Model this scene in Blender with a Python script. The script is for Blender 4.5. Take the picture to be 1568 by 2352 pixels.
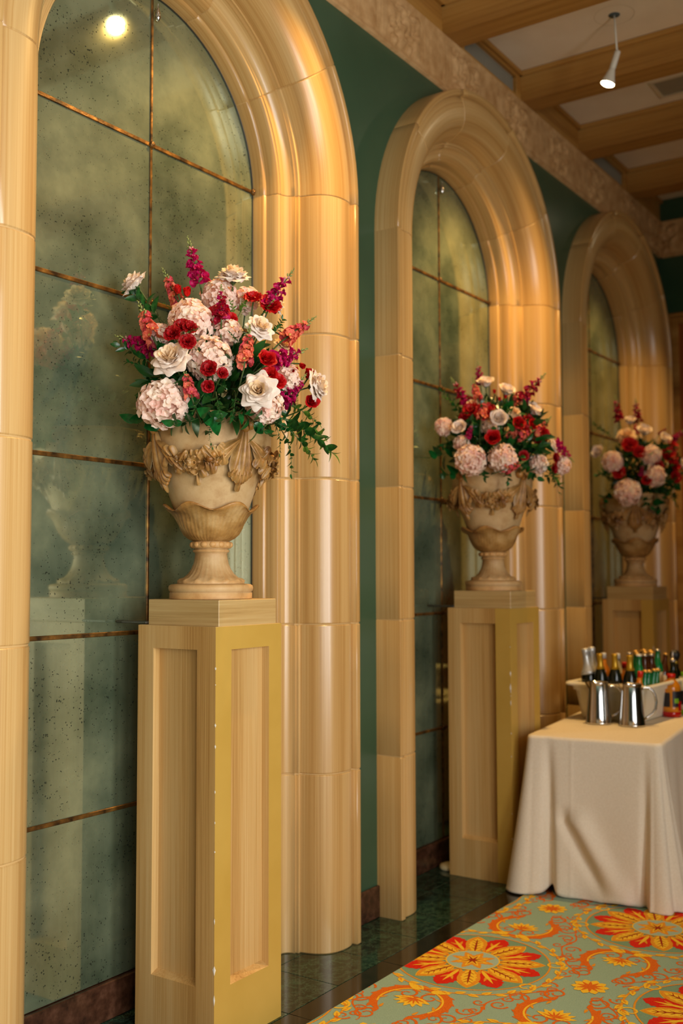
import bpy, bmesh, math, random
import numpy as np
from mathutils import Vector, Matrix, noise as mnoise
for o in list(bpy.data.objects): bpy.data.objects.remove(o)
SC = bpy.context.scene
COL = SC.collection
PI = math.pi
rnd = random.Random(7)

# ------------------------------------------------------------------ camera
FPX, CX, CY, HC = 2439.16, 784.0, 1176.0, 1.475
R0 = Vector((0.56320595, -0.82631276, -0.00250692))
U0 = Vector((-0.04783644, -0.03563327, 0.99821939))
F0 = Vector((0.82493074, 0.56208318, 0.05959673))
CAM = Vector((0, 0, HC))
cd = bpy.data.cameras.new('camera'); cam = bpy.data.objects.new('camera', cd); COL.objects.link(cam)
cam.matrix_world = Matrix(((R0.x, U0.x, -F0.x, 0), (R0.y, U0.y, -F0.y, 0), (R0.z, U0.z, -F0.z, HC), (0, 0, 0, 1)))
cd.sensor_fit = 'VERTICAL'; cd.sensor_height = 36.0; cd.sensor_width = 24.0
cd.lens = FPX / 2352 * 36.0
cd.clip_start = 0.05
cd.dof.use_dof = True; cd.dof.focus_distance = 3.42; cd.dof.aperture_fstop = 1.9
SC.camera = cam

# ------------------------------------------------------------------ world, light, exposure
W = bpy.data.worlds.new('world'); SC.world = W; W.use_nodes = True
W.node_tree.nodes['Background'].inputs[0].default_value = (0.75, 0.87, 1.0, 1)
W.node_tree.nodes['Background'].inputs[1].default_value = 1.2
SC.view_settings.view_transform = 'Standard'; SC.view_settings.look = 'None'
SC.view_settings.gamma = 1.0; SC.view_settings.use_curve_mapping = False
SC.view_settings.exposure = 0.07
try:
    SC.cycles.use_denoising = True
    SC.cycles.caustics_reflective = False; SC.cycles.caustics_refractive = False
    SC.cycles.sample_clamp_indirect = 6.0
    SC.cycles.max_bounces = 10; SC.cycles.diffuse_bounces = 5
except Exception: pass
ROOM = dict(x0=-6.0, x1=8.1, y0=-2.6, y1=2.52, zc=4.38)
WINX = (-3.4, -1.65, 0.1, 1.85)                       # tall windows opposite, behind the camera; the last one added to light the tablecloth
DAY = 76.0
for wx in WINX:
    L = bpy.data.lights.new('window_daylight', 'AREA'); L.shape = 'RECTANGLE'; L.size = 1.3 if wx < 1 else 0.9; L.size_y = 2.5; L.spread = math.radians(122)
    L.energy = DAY if wx < 1 else DAY * 0.8; L.color = (0.97, 0.96, 0.93)
    lo = bpy.data.objects.new('window_daylight', L); COL.objects.link(lo)
    lo.location = (wx, ROOM['y0'] + 0.03, 1.8); lo.rotation_euler = (PI / 2, 0, 0)
LAMP_W, LAMP_COL = (180.0, 230.0, 120.0), (1.0, 0.60, 0.20)
LAMPX = (3.35, 5.23, 7.07)                     # ceiling spots, one before each arch
for rx in (0.8, 3.0, 5.0):                     # added unseen warm fill points without fixtures, brighten ceiling and arches
    L = bpy.data.lights.new('warm_fill', 'POINT'); L.energy = 12.0; L.color = (1.0, 0.52, 0.14); L.shadow_soft_size = 0.25
    lo = bpy.data.objects.new('warm_fill', L); COL.objects.link(lo); lo.location = (rx, -1.2, 3.2)

# ------------------------------------------------------------------ helpers
def s2l(c):
    c /= 255.0
    return c / 12.92 if c <= 0.04045 else ((c + 0.055) / 1.055) ** 2.4
def rgb(r, g, b): return (s2l(r), s2l(g), s2l(b), 1.0)

def mk(name, V, F, mat=None, parent=None, smooth=True, mats=None, fm=None, uv=None):
    me = bpy.data.meshes.new(name)
    me.from_pydata([tuple(v) for v in V], [], F)
    for m in (mats or ([mat] if mat else [])): me.materials.append(m)
    if fm: me.polygons.foreach_set('material_index', fm)
    if smooth is True: me.polygons.foreach_set('use_smooth', [True] * len(me.polygons))
    if uv:
        l = me.uv_layers.new(name='UVMap')
        for p in me.polygons:
            for li in p.loop_indices: l.data[li].uv = uv[me.loops[li].vertex_index]
    me.update()
    return link(name, me, parent)
def link(name, me, parent=None):
    o = bpy.data.objects.new(name, me); COL.objects.link(o)
    if parent is not None: o.parent = parent
    return o
def tag(o, label=None, cat=None, group=None, kind=None):
    if label: o['label'] = label
    if cat: o['category'] = cat
    if group: o['group'] = group
    if kind: o['kind'] = kind
    return o
def thing(name, label, cat, loc=(0, 0, 0), rz=0.0, group=None):
    o = bpy.data.objects.new(name, None); COL.objects.link(o)
    o.empty_display_size = 0.05
    o.location = loc; o.rotation_euler = (0, 0, rz)
    return tag(o, label, cat, group)
def dup(o, parent=None):
    c = o.copy(); COL.objects.link(c)
    if parent is not None: c.parent = parent
    for ch in list(o.children): dup(ch, c)
    return c

class MB:
    """collects shapes of ONE part"""
    def __init__(s): s.V = []; s.F = []; s.M = []
    def add(s, V, F, m=0):
        n = len(s.V); s.V += [tuple(v) for v in V]; s.F += [tuple(i + n for i in f) for f in F]; s.M += [m] * len(F); return s
    def box(s, x0, x1, y0, y1, z0, z1, m=0):
        V = [(x0,y0,z0),(x1,y0,z0),(x1,y1,z0),(x0,y1,z0),(x0,y0,z1),(x1,y0,z1),(x1,y1,z1),(x0,y1,z1)]
        return s.add(V, [(0,3,2,1),(4,5,6,7),(0,1,5,4),(1,2,6,5),(2,3,7,6),(3,0,4,7)], m)
    def bbox(s, x0, x1, y0, y1, z0, z1, b=0.003, m=0):
        """box with chamfered edges"""
        bm = bmesh.new(); bmesh.ops.create_cube(bm, size=1)
        for v in bm.verts: v.co = Vector(((x0+x1)/2 + v.co.x*(x1-x0), (y0+y1)/2 + v.co.y*(y1-y0), (z0+z1)/2 + v.co.z*(z1-z0)))
        bmesh.ops.bevel(bm, geom=bm.edges[:], offset=b, segments=1, affect='EDGES')
        return s.addbm(bm, m)
    def addbm(s, bm, m=0):
        bm.verts.index_update(); V = [v.co[:] for v in bm.verts]; F = [[v.index for v in f.verts] for f in bm.faces]
        bm.free(); return s.add(V, F, m)
    def lathe(s, prof, n=32, c=(0, 0, 0), m=0, cap=True):
        V = []; F = []
        for r, z in prof:
            for k in range(n):
                a = 2 * PI * k / n; V.append((c[0] + r * math.cos(a), c[1] + r * math.sin(a), c[2] + z))
        for i in range(len(prof) - 1):
            for k in range(n):
                k2 = (k + 1) % n; F.append((i*n+k, i*n+k2, (i+1)*n+k2, (i+1)*n+k))
        if cap:
            if prof[0][0] > 1e-5: F.append(tuple(range(n))[::-1])
            if prof[-1][0] > 1e-5: F.append(tuple((len(prof)-1)*n + k for k in range(n)))
        return s.add(V, F, m)
    def tube(s, pts, rad, n=6, m=0):
        pts = [Vector(p) for p in pts]; V = []; F = []
        if not hasattr(rad, '__len__'): rad = [rad] * len(pts)
        nrm = None
        for i, p in enumerate(pts):
            t = (pts[min(i+1, len(pts)-1)] - pts[max(i-1, 0)]).normalized()
            if nrm is None: nrm = t.orthogonal().normalized()
            nrm = (nrm - t * nrm.dot(t)).normalized(); b = t.cross(nrm)
            for k in range(n):
                a = 2*PI*k/n; V.append(p + (nrm*math.cos(a) + b*math.sin(a)) * rad[i])
        for i in range(len(pts)-1):
            for k in range(n):
                k2 = (k+1) % n; F.append((i*n+k, i*n+k2, (i+1)*n+k2, (i+1)*n+k))
        F.append(tuple(range(n))[::-1]); F.append(tuple((len(pts)-1)*n+k for k in range(n)))
        return s.add(V, F, m)
    def ball(s, c, r, seg=8, rings=5, m=0, sc=(1, 1, 1), rot=None):
        V = []; F = []; c = Vector(c)
        for i in range(rings + 1):
            th = PI * i / rings
            for k in range(seg):
                a = 2*PI*k/seg; p = Vector((r*sc[0]*math.sin(th)*math.cos(a), r*sc[1]*math.sin(th)*math.sin(a), r*sc[2]*math.cos(th)))
                if rot: p = rot @ p
                V.append(c + p)
        for i in range(rings):
            for k in range(seg):
                k2 = (k+1) % seg; F.append((i*seg+k, (i+1)*seg+k, (i+1)*seg+k2, i*seg+k2))
        return s.add(V, F, m)
    def mesh(s, name, mats, smooth=True):
        me = bpy.data.meshes.new(name); me.from_pydata(s.V, [], s.F)
        for m in (mats if isinstance(mats, (list, tuple)) else [mats]): me.materials.append(m)
        me.polygons.foreach_set('material_index', s.M)
        if smooth: me.polygons.foreach_set('use_smooth', [True] * len(me.polygons))
        me.update(); return me
    def build(s, name, mats, parent=None, smooth=True, auto=None):
        o = link(name, s.mesh(name, mats, smooth or auto is not None), parent)
        if auto is not None: o.data.set_sharp_from_angle(angle=math.radians(auto))
        return o

# ------------------------------------------------------------------ materials
def newmat(name):
    m = bpy.data.materials.new(name); m.use_nodes = True
    nt = m.node_tree; b = nt.nodes['Principled BSDF']; return m, nt, b
def N(nt, t, **kw):
    n = nt.nodes.new(t)
    for k, v in kw.items():
        if isinstance(k, str) and hasattr(n, k): setattr(n, k, v)
    return n
def ramp(nt, fac, stops):
    r = N(nt, 'ShaderNodeValToRGB'); e = r.color_ramp.elements
    while len(e) < len(stops): e.new(0.5)
    for el, (p, c) in zip(e, stops): el.position = p; el.color = c
    nt.links.new(fac, r.inputs[0]); return r.outputs[0]
def bump(nt, b, h, st, dist=0.01):
    n = N(nt, 'ShaderNodeBump'); n.inputs['Strength'].default_value = st; n.inputs['Distance'].default_value = dist
    nt.links.new(h, n.inputs['Height']); nt.links.new(n.outputs[0], b.inputs['Normal'])
def mapped(nt, src, sc):
    t = N(nt, 'ShaderNodeTexCoord'); mp = N(nt, 'ShaderNodeMapping'); mp.inputs['Scale'].default_value = sc
    nt.links.new(t.outputs[src], mp.inputs['Vector']); return mp.outputs[0]
def noisen(nt, vec, scale, detail=3, rough=0.55):
    n = N(nt, 'ShaderNodeTexNoise'); n.inputs['Scale'].default_value = scale; n.inputs['Detail'].default_value = detail
    n.inputs['Roughness'].default_value = rough; nt.links.new(vec, n.inputs['Vector']); return n.outputs[0]
def plain(name, c, rough=0.5, metal=0.0, spec=0.5, coat=0.0):
    m, nt, b = newmat(name); b.inputs['Base Color'].default_value = c; b.inputs['Roughness'].default_value = rough
    b.inputs['Metallic'].default_value = metal; b.inputs['Specular IOR Level'].default_value = spec; b.inputs['Coat Weight'].default_value = coat
    return m
def mottled(name, stops, scale=6.0, rough=0.5, vec='Object', sc=(1, 1, 1), bmp=0.0, spec=0.5, coat=0.0, detail=4, metal=0.0):
    m, nt, b = newmat(name); v = mapped(nt, vec, sc); f = noisen(nt, v, scale, detail)
    nt.links.new(ramp(nt, f, stops), b.inputs['Base Color']); b.inputs['Roughness'].default_value = rough
    b.inputs['Specular IOR Level'].default_value = spec; b.inputs['Coat Weight'].default_value = coat; b.inputs['Metallic'].default_value = metal
    if bmp: bump(nt, b, f, bmp)
    return m
def streaked(name, dark, mid, light, vec, sc, rough, coat=0.0, patch=1.4, bmp=0.06):
    """combed oil glaze: fine streaks along one axis over broad cloudy tone"""
    m, nt, b = newmat(name)
    f1 = noisen(nt, mapped(nt, vec, sc), 1.0, 5, 0.65)
    f2 = noisen(nt, mapped(nt, vec, (min(sc[0], 60)*0.09, min(sc[1], 60)*0.09, min(sc[2], 60)*0.09)), patch, 2)
    mx = N(nt, 'ShaderNodeMath', operation='MULTIPLY_ADD'); nt.links.new(f2, mx.inputs[0]); mx.inputs[1].default_value = 0.75
    ad = N(nt, 'ShaderNodeMath', operation='MULTIPLY'); nt.links.new(f1, ad.inputs[0]); ad.inputs[1].default_value = 0.55
    nt.links.new(ad.outputs[0], mx.inputs[2])
    nt.links.new(ramp(nt, mx.outputs[0], [(0.42, dark), (0.62, mid), (0.86, light)]), b.inputs['Base Color'])
    b.inputs['Roughness'].default_value = rough; b.inputs['Coat Weight'].default_value = coat; b.inputs['Coat Roughness'].default_value = 0.22
    bump(nt, b, f1, bmp, 0.004)
    return m
G_D, G_M, G_L = rgb(156, 112, 52), rgb(190, 150, 88), rgb(210, 178, 122)
M_ARCH = streaked('glazed_stone', rgb(152, 106, 48), rgb(186, 148, 90), rgb(210, 180, 126), 'UV', (170, 1.1, 1), 0.34, 0.4)
M_PEDV = streaked('glazed_pedestal', G_D, G_M, G_L, 'Object', (170, 170, 1.6), 0.5, 0.1)
M_PEDH = streaked('glazed_pedestal_block', rgb(146, 112, 58), rgb(182, 150, 94), rgb(202, 176, 124), 'Object', (2.0, 2.0, 90), 0.5, 0.1)
M_MORTAR = plain('pale_mortar', rgb(196, 160, 104), 0.7)
M_MUST = mottled('mustard_paint', [(0.3, rgb(180, 144, 62)), (0.7, rgb(192, 156, 74))], 3, 0.42, bmp=0.05)
M_CHIP = plain('bare_plaster_chip', rgb(226, 220, 205), 0.8)
M_GREEN = mottled('green_paint', [(0.3, rgb(44, 74, 54)), (0.7, rgb(52, 82, 60))], 2.5, 0.33, spec=0.5)
M_BASE = mottled('brown_marble', [(0.3, rgb(40, 24, 16)), (0.55, rgb(70, 44, 30)), (0.75, rgb(92, 62, 46))], 30, 0.22, detail=8)
M_BLACK = mottled('black_marble', [(0.35, rgb(26, 24, 17)), (0.75, rgb(38, 34, 24))], 18, 0.1)
M_JOINT = plain('tile_joint', rgb(70, 84, 74), 0.7)
M_BRASS = mottled('aged_gilt_bar', [(0.35, rgb(52, 36, 18)), (0.6, rgb(128, 88, 36)), (0.85, rgb(180, 134, 60))], 22, 0.4, metal=0.6, sc=(1, 1, 1), bmp=0.3)
M_LEAD = plain('dark_mirror_edge', rgb(44, 40, 28), 0.5)
M_FRIEZE = mottled('carved_limed_oak', [(0.3, rgb(172, 130, 80)), (0.7, rgb(208, 170, 120))], 14, 0.6, bmp=0.2)
M_BEAM = streaked('limed_oak_beam', rgb(140, 94, 36), rgb(168, 122, 56), rgb(186, 144, 78), 'Object', (60, 1.2, 60), 0.55)
M_BOARD = streaked('limed_oak_board', rgb(140, 94, 36), rgb(168, 122, 56), rgb(186, 144, 78), 'Object', (1.2, 60, 60), 0.55)
M_CEIL = mottled('ceiling_plaster', [(0.3, rgb(228, 214, 190)), (0.7, rgb(236, 224, 202))], 5, 0.9)
M_CEILTRIM = plain('ceiling_trim', rgb(206, 192, 164), 0.7)
M_GRILLE = plain('grey_grille', rgb(146, 140, 124), 0.6)
M_DARK = plain('duct_lining', rgb(60, 62, 60), 0.9)
M_DOORW = streaked('door_wood', rgb(112, 58, 18), rgb(142, 78, 28), rgb(160, 96, 40), 'Object', (60, 60, 1.5), 0.45)
M_WALLF = plain('far_wall_paint', rgb(66, 62, 46), 0.8)
M_WHITE = plain('white_enamel', rgb(222, 220, 208), 0.4)
M_STEEL = plain('polished_steel', (0.62, 0.6, 0.57, 1), 0.14, 1.0)
M_CLOTH = mottled('cream_table_linen', [(0.3, rgb(226, 214, 192)), (0.7, rgb(234, 224, 204))], 120, 0.85, bmp=0.06)
M_WIN = plain('window_frame_paint', rgb(214, 204, 184), 0.5)
M_BULB = plain('bulb_glow', (1, 1, 1, 1)); _b = M_BULB.node_tree.nodes['Principled BSDF']
_b.inputs['Emission Color'].default_value = (1.0, 0.82, 0.5, 1); _b.inputs['Emission Strength'].default_value = 22.0

def marble_green():
    m, nt, b = newmat('green_marble'); v = mapped(nt, 'Object', (1, 1, 1))
    f = noisen(nt, v, 5, 10, 0.68); w = noisen(nt, v, 13, 12, 0.75)
    ab = N(nt, 'ShaderNodeMath', operation='SUBTRACT'); nt.links.new(w, ab.inputs[0]); ab.inputs[1].default_value = 0.5
    ab2 = N(nt, 'ShaderNodeMath', operation='ABSOLUTE'); nt.links.new(ab.outputs[0], ab2.inputs[0])
    c1 = ramp(nt, f, [(0.36, rgb(12, 24, 18)), (0.56, rgb(22, 44, 34)), (0.72, rgb(52, 92, 74))])
    c2 = ramp(nt, ab2.outputs[0], [(0.0, rgb(96, 134, 112)), (0.02, rgb(0, 0, 0))])
    mx = N(nt, 'ShaderNodeMixRGB', blend_type='ADD'); mx.inputs[0].default_value = 0.35
    nt.links.new(c1, mx.inputs[1]); nt.links.new(c2, mx.inputs[2])
    nt.links.new(mx.outputs[0], b.inputs['Base Color']); b.inputs['Roughness'].default_value = 0.09
    return m
M_TILE = marble_green()

def mirror_mat():
    """antique mirror: hazy foxed film over slightly rough silvering"""
    m, nt, b = newmat('foxed_mirror'); out = nt.nodes['Material Output']
    v = mapped(nt, 'Object', (1, 1, 1))
    cloud = noisen(nt, v, 2.6, 5, 0.6); fine = noisen(nt, v, 46, 6, 0.7); speck = N(nt, 'ShaderNodeTexVoronoi'); speck.inputs['Scale'].default_value = 95
    nt.links.new(v, speck.inputs['Vector'])
    g = N(nt, 'ShaderNodeBsdfGlossy'); g.inputs['Roughness'].default_value = 0.06
    nt.links.new(ramp(nt, cloud, [(0.35, rgb(176, 188, 160)), (0.65, rgb(206, 212, 184))]), g.inputs['Color'])
    d = N(nt, 'ShaderNodeBsdfDiffuse')
    nt.links.new(ramp(nt, cloud, [(0.36, rgb(92, 108, 86)), (0.52, rgb(118, 130, 104)), (0.68, rgb(140, 148, 116))]), d.inputs['Color'])
    mix = N(nt, 'ShaderNodeMixShader')
    fc = N(nt, 'ShaderNodeMapRange'); nt.links.new(cloud, fc.inputs[0]); fc.inputs[1].default_value = 0.3; fc.inputs[2].default_value = 0.7
    fc.inputs[3].default_value = 0.66; fc.inputs[4].default_value = 0.44
    nt.links.new(fc.outputs[0], mix.inputs[0]); nt.links.new(d.outputs[0], mix.inputs[1]); nt.links.new(g.outputs[0], mix.inputs[2])
    # black foxing specks: more of them in some clouds
    a = N(nt, 'ShaderNodeMath', operation='MULTIPLY_ADD'); nt.links.new(cloud, a.inputs[0]); a.inputs[1].default_value = -0.9; a.inputs[2].default_value = 0.66
    lt = N(nt, 'ShaderNodeMath', operation='LESS_THAN'); nt.links.new(speck.outputs['Distance'], lt.inputs[0]); nt.links.new(a.outputs[0], lt.inputs[1])
    f2 = N(nt, 'ShaderNodeMath', operation='GREATER_THAN'); nt.links.new(fine, f2.inputs[0]); f2.inputs[1].default_value = 0.52
    sm = N(nt, 'ShaderNodeMath', operation='MULTIPLY'); nt.links.new(lt.outputs[0], sm.inputs[0]); nt.links.new(f2.outputs[0], sm.inputs[1])
    sm2 = N(nt, 'ShaderNodeMath', operation='MULTIPLY'); nt.links.new(sm.outputs[0], sm2.inputs[0]); sm2.inputs[1].default_value = 0.8
    dk = N(nt, 'ShaderNodeBsdfDiffuse'); dk.inputs['Color'].default_value = rgb(34, 36, 28)
    m2 = N(nt, 'ShaderNodeMixShader'); nt.links.new(sm2.outputs[0], m2.inputs[0]); nt.links.new(mix.outputs[0], m2.inputs[1]); nt.links.new(dk.outputs[0], m2.inputs[2])
    nt.links.new(m2.outputs[0], out.inputs['Surface'])
    return m
M_MIRROR = mirror_mat()

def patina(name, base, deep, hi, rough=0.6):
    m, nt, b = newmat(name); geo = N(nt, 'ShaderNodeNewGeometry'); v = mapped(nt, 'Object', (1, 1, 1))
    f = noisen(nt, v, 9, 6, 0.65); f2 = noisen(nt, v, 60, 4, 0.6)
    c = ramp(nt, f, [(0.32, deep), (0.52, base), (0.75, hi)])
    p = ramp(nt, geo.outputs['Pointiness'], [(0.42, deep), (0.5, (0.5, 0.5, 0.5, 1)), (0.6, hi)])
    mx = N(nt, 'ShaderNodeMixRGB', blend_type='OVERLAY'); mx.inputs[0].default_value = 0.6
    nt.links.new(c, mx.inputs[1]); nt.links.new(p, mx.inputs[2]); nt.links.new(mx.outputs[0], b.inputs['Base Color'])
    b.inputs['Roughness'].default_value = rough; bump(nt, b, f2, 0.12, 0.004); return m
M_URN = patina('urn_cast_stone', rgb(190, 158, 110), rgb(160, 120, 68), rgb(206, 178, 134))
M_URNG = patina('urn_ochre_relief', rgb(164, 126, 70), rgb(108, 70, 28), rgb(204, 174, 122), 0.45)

def petalmat(name, c1, c2, trans=0.25, rough=0.55, scale=5, spec=0.3):
    m, nt, b = newmat(name); out = nt.nodes['Material Output']; v = mapped(nt, 'Object', (1, 1, 1)); f = noisen(nt, v, scale, 2)
    c = ramp(nt, f, [(0.35, c1), (0.65, c2)]); nt.links.new(c, b.inputs['Base Color']); b.inputs['Roughness'].default_value = rough
    b.inputs['Specular IOR Level'].default_value = spec
    t = N(nt, 'ShaderNodeBsdfTranslucent'); nt.links.new(c, t.inputs['Color']); mx = N(nt, 'ShaderNodeMixShader'); mx.inputs[0].default_value = trans
    nt.links.new(b.outputs[0], mx.inputs[1]); nt.links.new(t.outputs[0], mx.inputs[2]); nt.links.new(mx.outputs[0], out.inputs['Surface']); return m
P_WHITE = petalmat('white_rose_petal', rgb(240, 222, 206), rgb(248, 236, 224))
P_CREAM = petalmat('cream_rose_heart', rgb(240, 214, 176), rgb(246, 226, 194))
P_PEACH = petalmat('peach_rose_petal', rgb(240, 200, 150), rgb(244, 214, 168))
P_RED = petalmat('red_rose_petal', rgb(178, 6, 10), rgb(198, 12, 16), 0.15, 0.5)
P_DRED = petalmat('deep_red_petal', rgb(146, 6, 12), rgb(176, 10, 20), 0.15, 0.5)
P_HYD1 = petalmat('blush_hydrangea_petal', rgb(250, 222, 206), rgb(252, 232, 218), .35)
P_HYD2 = petalmat('pink_hydrangea_petal', rgb(246, 204, 190), rgb(250, 220, 206), .35)
P_HYD3 = petalmat('cream_hydrangea_petal', rgb(250, 232, 212), rgb(252, 240, 226), .35)
P_MAG = petalmat('magenta_snapdragon_petal', rgb(164, 6, 70), rgb(200, 24, 100), 0.2, 0.45)
P_MAGD = petalmat('crimson_snapdragon_petal', rgb(140, 4, 28), rgb(176, 10, 48), 0.2, 0.45)
P_PINKB = petalmat('pale_pink_bud', rgb(206, 132, 140), rgb(222, 168, 164))
P_CORAL = petalmat('coral_stock_petal', rgb(226, 96, 76), rgb(238, 140, 108), 0.2)
P_ROSY = petalmat('rosy_stock_petal', rgb(204, 60, 76), rgb(224, 100, 104), 0.2)
P_YEL = petalmat('yellow_flower_eye', rgb(224, 190, 96), rgb(230, 206, 130))
P_GRNB = petalmat('green_bud', rgb(132, 148, 78), rgb(170, 180, 112))
P_LEAF = petalmat('dark_green_leaf', rgb(20, 62, 24), rgb(46, 98, 38), 0.12, 0.32, 3, 0.55)
P_LEAF2 = petalmat('fresh_green_leaf', rgb(70, 112, 36), rgb(110, 146, 52), 0.25, 0.4, 3, 0.5)
P_BLEAF = petalmat('broad_green_leaf', rgb(10, 72, 28), rgb(22, 98, 40), 0.12, 0.3, 3, 0.55)
P_STEM = plain('green_stem', rgb(66, 88, 40), 0.6)
P_BSTEM = plain('brown_stem', rgb(96, 70, 40), 0.6)

# ------------------------------------------------------------------ setting
ZC, ARX = 3.02, (2.735, 4.885, 7.035)          # springing height, arch centres
YW, YM = 2.52, 2.70                            # wall face, mirror face
def struct(o): o['kind'] = 'structure'; return o

def build_wall():
    mb = MB(); top = 4.0; ro = 0.90
    xs = [ROOM['x0']] + [c + s * ro for c in ARX for s in (-1, 1)] + [ROOM['x1']]
    for i in range(0, len(xs), 2):
        mb.add([(xs[i], YW, 0), (xs[i+1], YW, 0), (xs[i+1], YW, top), (xs[i], YW, top)], [(0, 1, 2, 3)])
    for c in ARX:
        n = 32; V = []; F = []
        for k in range(n + 1):
            a = PI - PI * k / n; x, z = c + ro * math.cos(a), ZC + ro * math.sin(a)
            V += [(x, YW, z), (x, YW, top)]
        F = [(2*k, 2*k+2, 2*k+3, 2*k+1) for k in range(n)]
        mb.add(V, F)
    mb.box(ROOM['x0'], ROOM['x1'] + 0.1, 2.78, 2.84, -0.02, 4.5)      # backing behind the niches
    return struct(mb.build('wall_back', M_GREEN, smooth=False))
build_wall()
mb = MB(); mb.box(ROOM['x1'], ROOM['x1'] + 0.06, ROOM['y0'], 2.78, -0.02, 4.5); struct(mb.build('wall_right', M_GREEN, smooth=False))
mb = MB(); mb.box(ROOM['x0'] - 0.06, ROOM['x0'], ROOM['y0'], 2.84, -0.02, 4.5); struct(mb.build('wall_left', M_WALLF, smooth=False))
# opposite wall with tall window openings, the last one added for its light
mb = MB(); y0 = ROOM['y0']; edges = [ROOM['x0']]
for wx in WINX: edges += [wx - 0.7, wx + 0.7]
edges.append(ROOM['x1'])
for i in range(0, len(edges), 2): mb.box(edges[i], edges[i+1], y0 - 0.2, y0, 0, 4.5)
for wx in WINX: mb.box(wx - 0.7, wx + 0.7, y0 - 0.2, y0, 0, 0.5); mb.box(wx - 0.7, wx + 0.7, y0 - 0.2, y0, 3.55, 4.5)
struct(mb.build('wall_front', M_WALLF, smooth=False))
M_GLASS = plain('window_glass', (1, 1, 1, 1), 0.0); M_GLASS.node_tree.nodes['Principled BSDF'].inputs['Transmission Weight'].default_value = 1.0
for i, wx in enumerate(WINX):
    mb = MB()
    for a, b_ in ((-0.7, -0.64), (0.64, 0.7), (-0.03, 0.03)): mb.box(wx + a, wx + b_, y0 - 0.14, y0 - 0.06, 0.5, 3.55)
    for z in (0.5, 1.25, 2.0, 2.75, 3.49): mb.box(wx - 0.64, wx + 0.64, y0 - 0.13, y0 - 0.07, z, z + 0.05)
    w = struct(mb.build('window_%d' % (i + 1), M_WIN, smooth=False))
    mb = MB(); mb.box(wx - 0.64, wx + 0.64, y0 - 0.105, y0 - 0.1, 0.5, 3.55); mb.build('pane', M_GLASS, w, smooth=False)

# floor: slab, green marble tiles, black marble border
YB0, YB1 = 2.118, 2.22
mb = MB(); mb.box(ROOM['x0'], ROOM['x1'], ROOM['y0'], 2.78, -0.05, -0.0035); floor = struct(mb.build('floor', M_JOINT, smooth=False))
def tile_mesh(name, sx, sy, m, b=0.0012):
    mb = MB(); mb.bbox(0, sx, 0, sy, -0.012, 0.0, b); return mb.mesh(name, m, False)
TL = 0.295; g = 0.0022
tm = tile_mesh('tile', TL - g, TL - g, M_TILE); bmh = tile_mesh('border_strip', 2 * TL - g, YB1 - YB0 - g, M_BLACK)
x = 3.525 - 8 * TL
while x < 8.0:
    for r in range(2):
        o = link('tile', tm, floor); o.location = (x + g/2, YB1 + r * TL + g/2, rnd.uniform(-0.0004, 0.0))
    x += TL
x = 3.525 - 8 * TL
while x < 8.0:
    o = link('border_strip', bmh, floor); o.location = (x + g/2, YB0 + g/2, 0); x += 2 * TL

# brown marble baseboards: between the arches and along the foot of each mirror
mb = MB(); gaps = [(ROOM['x0'], ARX[0] - 0.917)] + [(ARX[i] + 0.917, ARX[i+1] - 0.917) for i in range(2)] + [(ARX[2] + 0.917, ROOM['x1'])]
base = None
for a, b_ in gaps:
    mb = MB(); mb.bbox(a, b_, 2.505, YW, 0, 0.135, 0.004); o = mb.build('baseboard_back' if base is None else 'skirting_piece', M_BASE, base, smooth=False)
    if base is None: base = struct(o)
for c in ARX:
    mb = MB(); mb.bbox(c - 0.60, c + 0.60, 2.682, 2.72, 0, 0.125, 0.004); mb.build('skirting_piece', M_BASE, base, smooth=False)

# carved frieze under the ceiling, built as relief
def frieze(name, length, place, rz):
    nx = int(length / 0.0125); nz = 22; h = 0.282
    r2 = random.Random(3); knobs = [(r2.uniform(-.3, .3), r2.uniform(.16, .84), r2.uniform(.013, .024)) for _ in range(30)]
    V = []
    for i in range(nx + 1):
        s = length * i / nx; P = 0.62; u = (s / P) % 1.0 - 0.5; uu = abs(u) * P
        for j in range(nz + 1):
            z = j / nz; d = 0.006
            if z < 0.06 or z > 0.93: d = 0.022
            elif z < 0.10: d = 0.012
            else:
                if uu < 0.055 + 0.02 * z: d = 0.016                          # plain shield
                elif uu < 0.175:                                             # leaning acanthus flutes
                    lean = uu - 0.05 * z * (1 - z)
                    d = 0.008 + 0.013 * abs(math.sin(lean * 105)) * (0.5 + 0.5 * math.sin(PI * z))
                else:                                                        # clustered fruit and curls
                    du = (uu - 0.31 + 0.0)
                    for kx, kz, kr in knobs:
                        q = ((u * P - math.copysign(0.245, u) - kx * 0.22) ** 2 + ((z - kz) * h) ** 2) / kr ** 2
                        if q < 1: d = max(d, 0.006 + 0.026 * math.sqrt(1 - q))
                    d = max(d, 0.006 + 0.012 * abs(math.sin(du * 60 + 5 * z)) * (z < 0.4))
            V.append((s, -d, 3.922 + h * z))
    F = [(i*(nz+1)+j, (i+1)*(nz+1)+j, (i+1)*(nz+1)+j+1, i*(nz+1)+j+1) for i in range(nx) for j in range(nz)]
    n = len(V); V += [(0, 0.06, 3.922), (length, 0.06, 3.922)]; F.append((0, n, n + 1, nx * (nz + 1)))
    o = mk(name, V, F, M_FRIEZE); o.location = place; o.rotation_euler = (0, 0, rz); return struct(o)
frieze('trim_1', ROOM['x1'] - 0.5 + 0.0, (0.5, YW, 0), 0)
frieze('trim_2', 4.0, (ROOM['x1'], YW, 0), -PI / 2)

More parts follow.
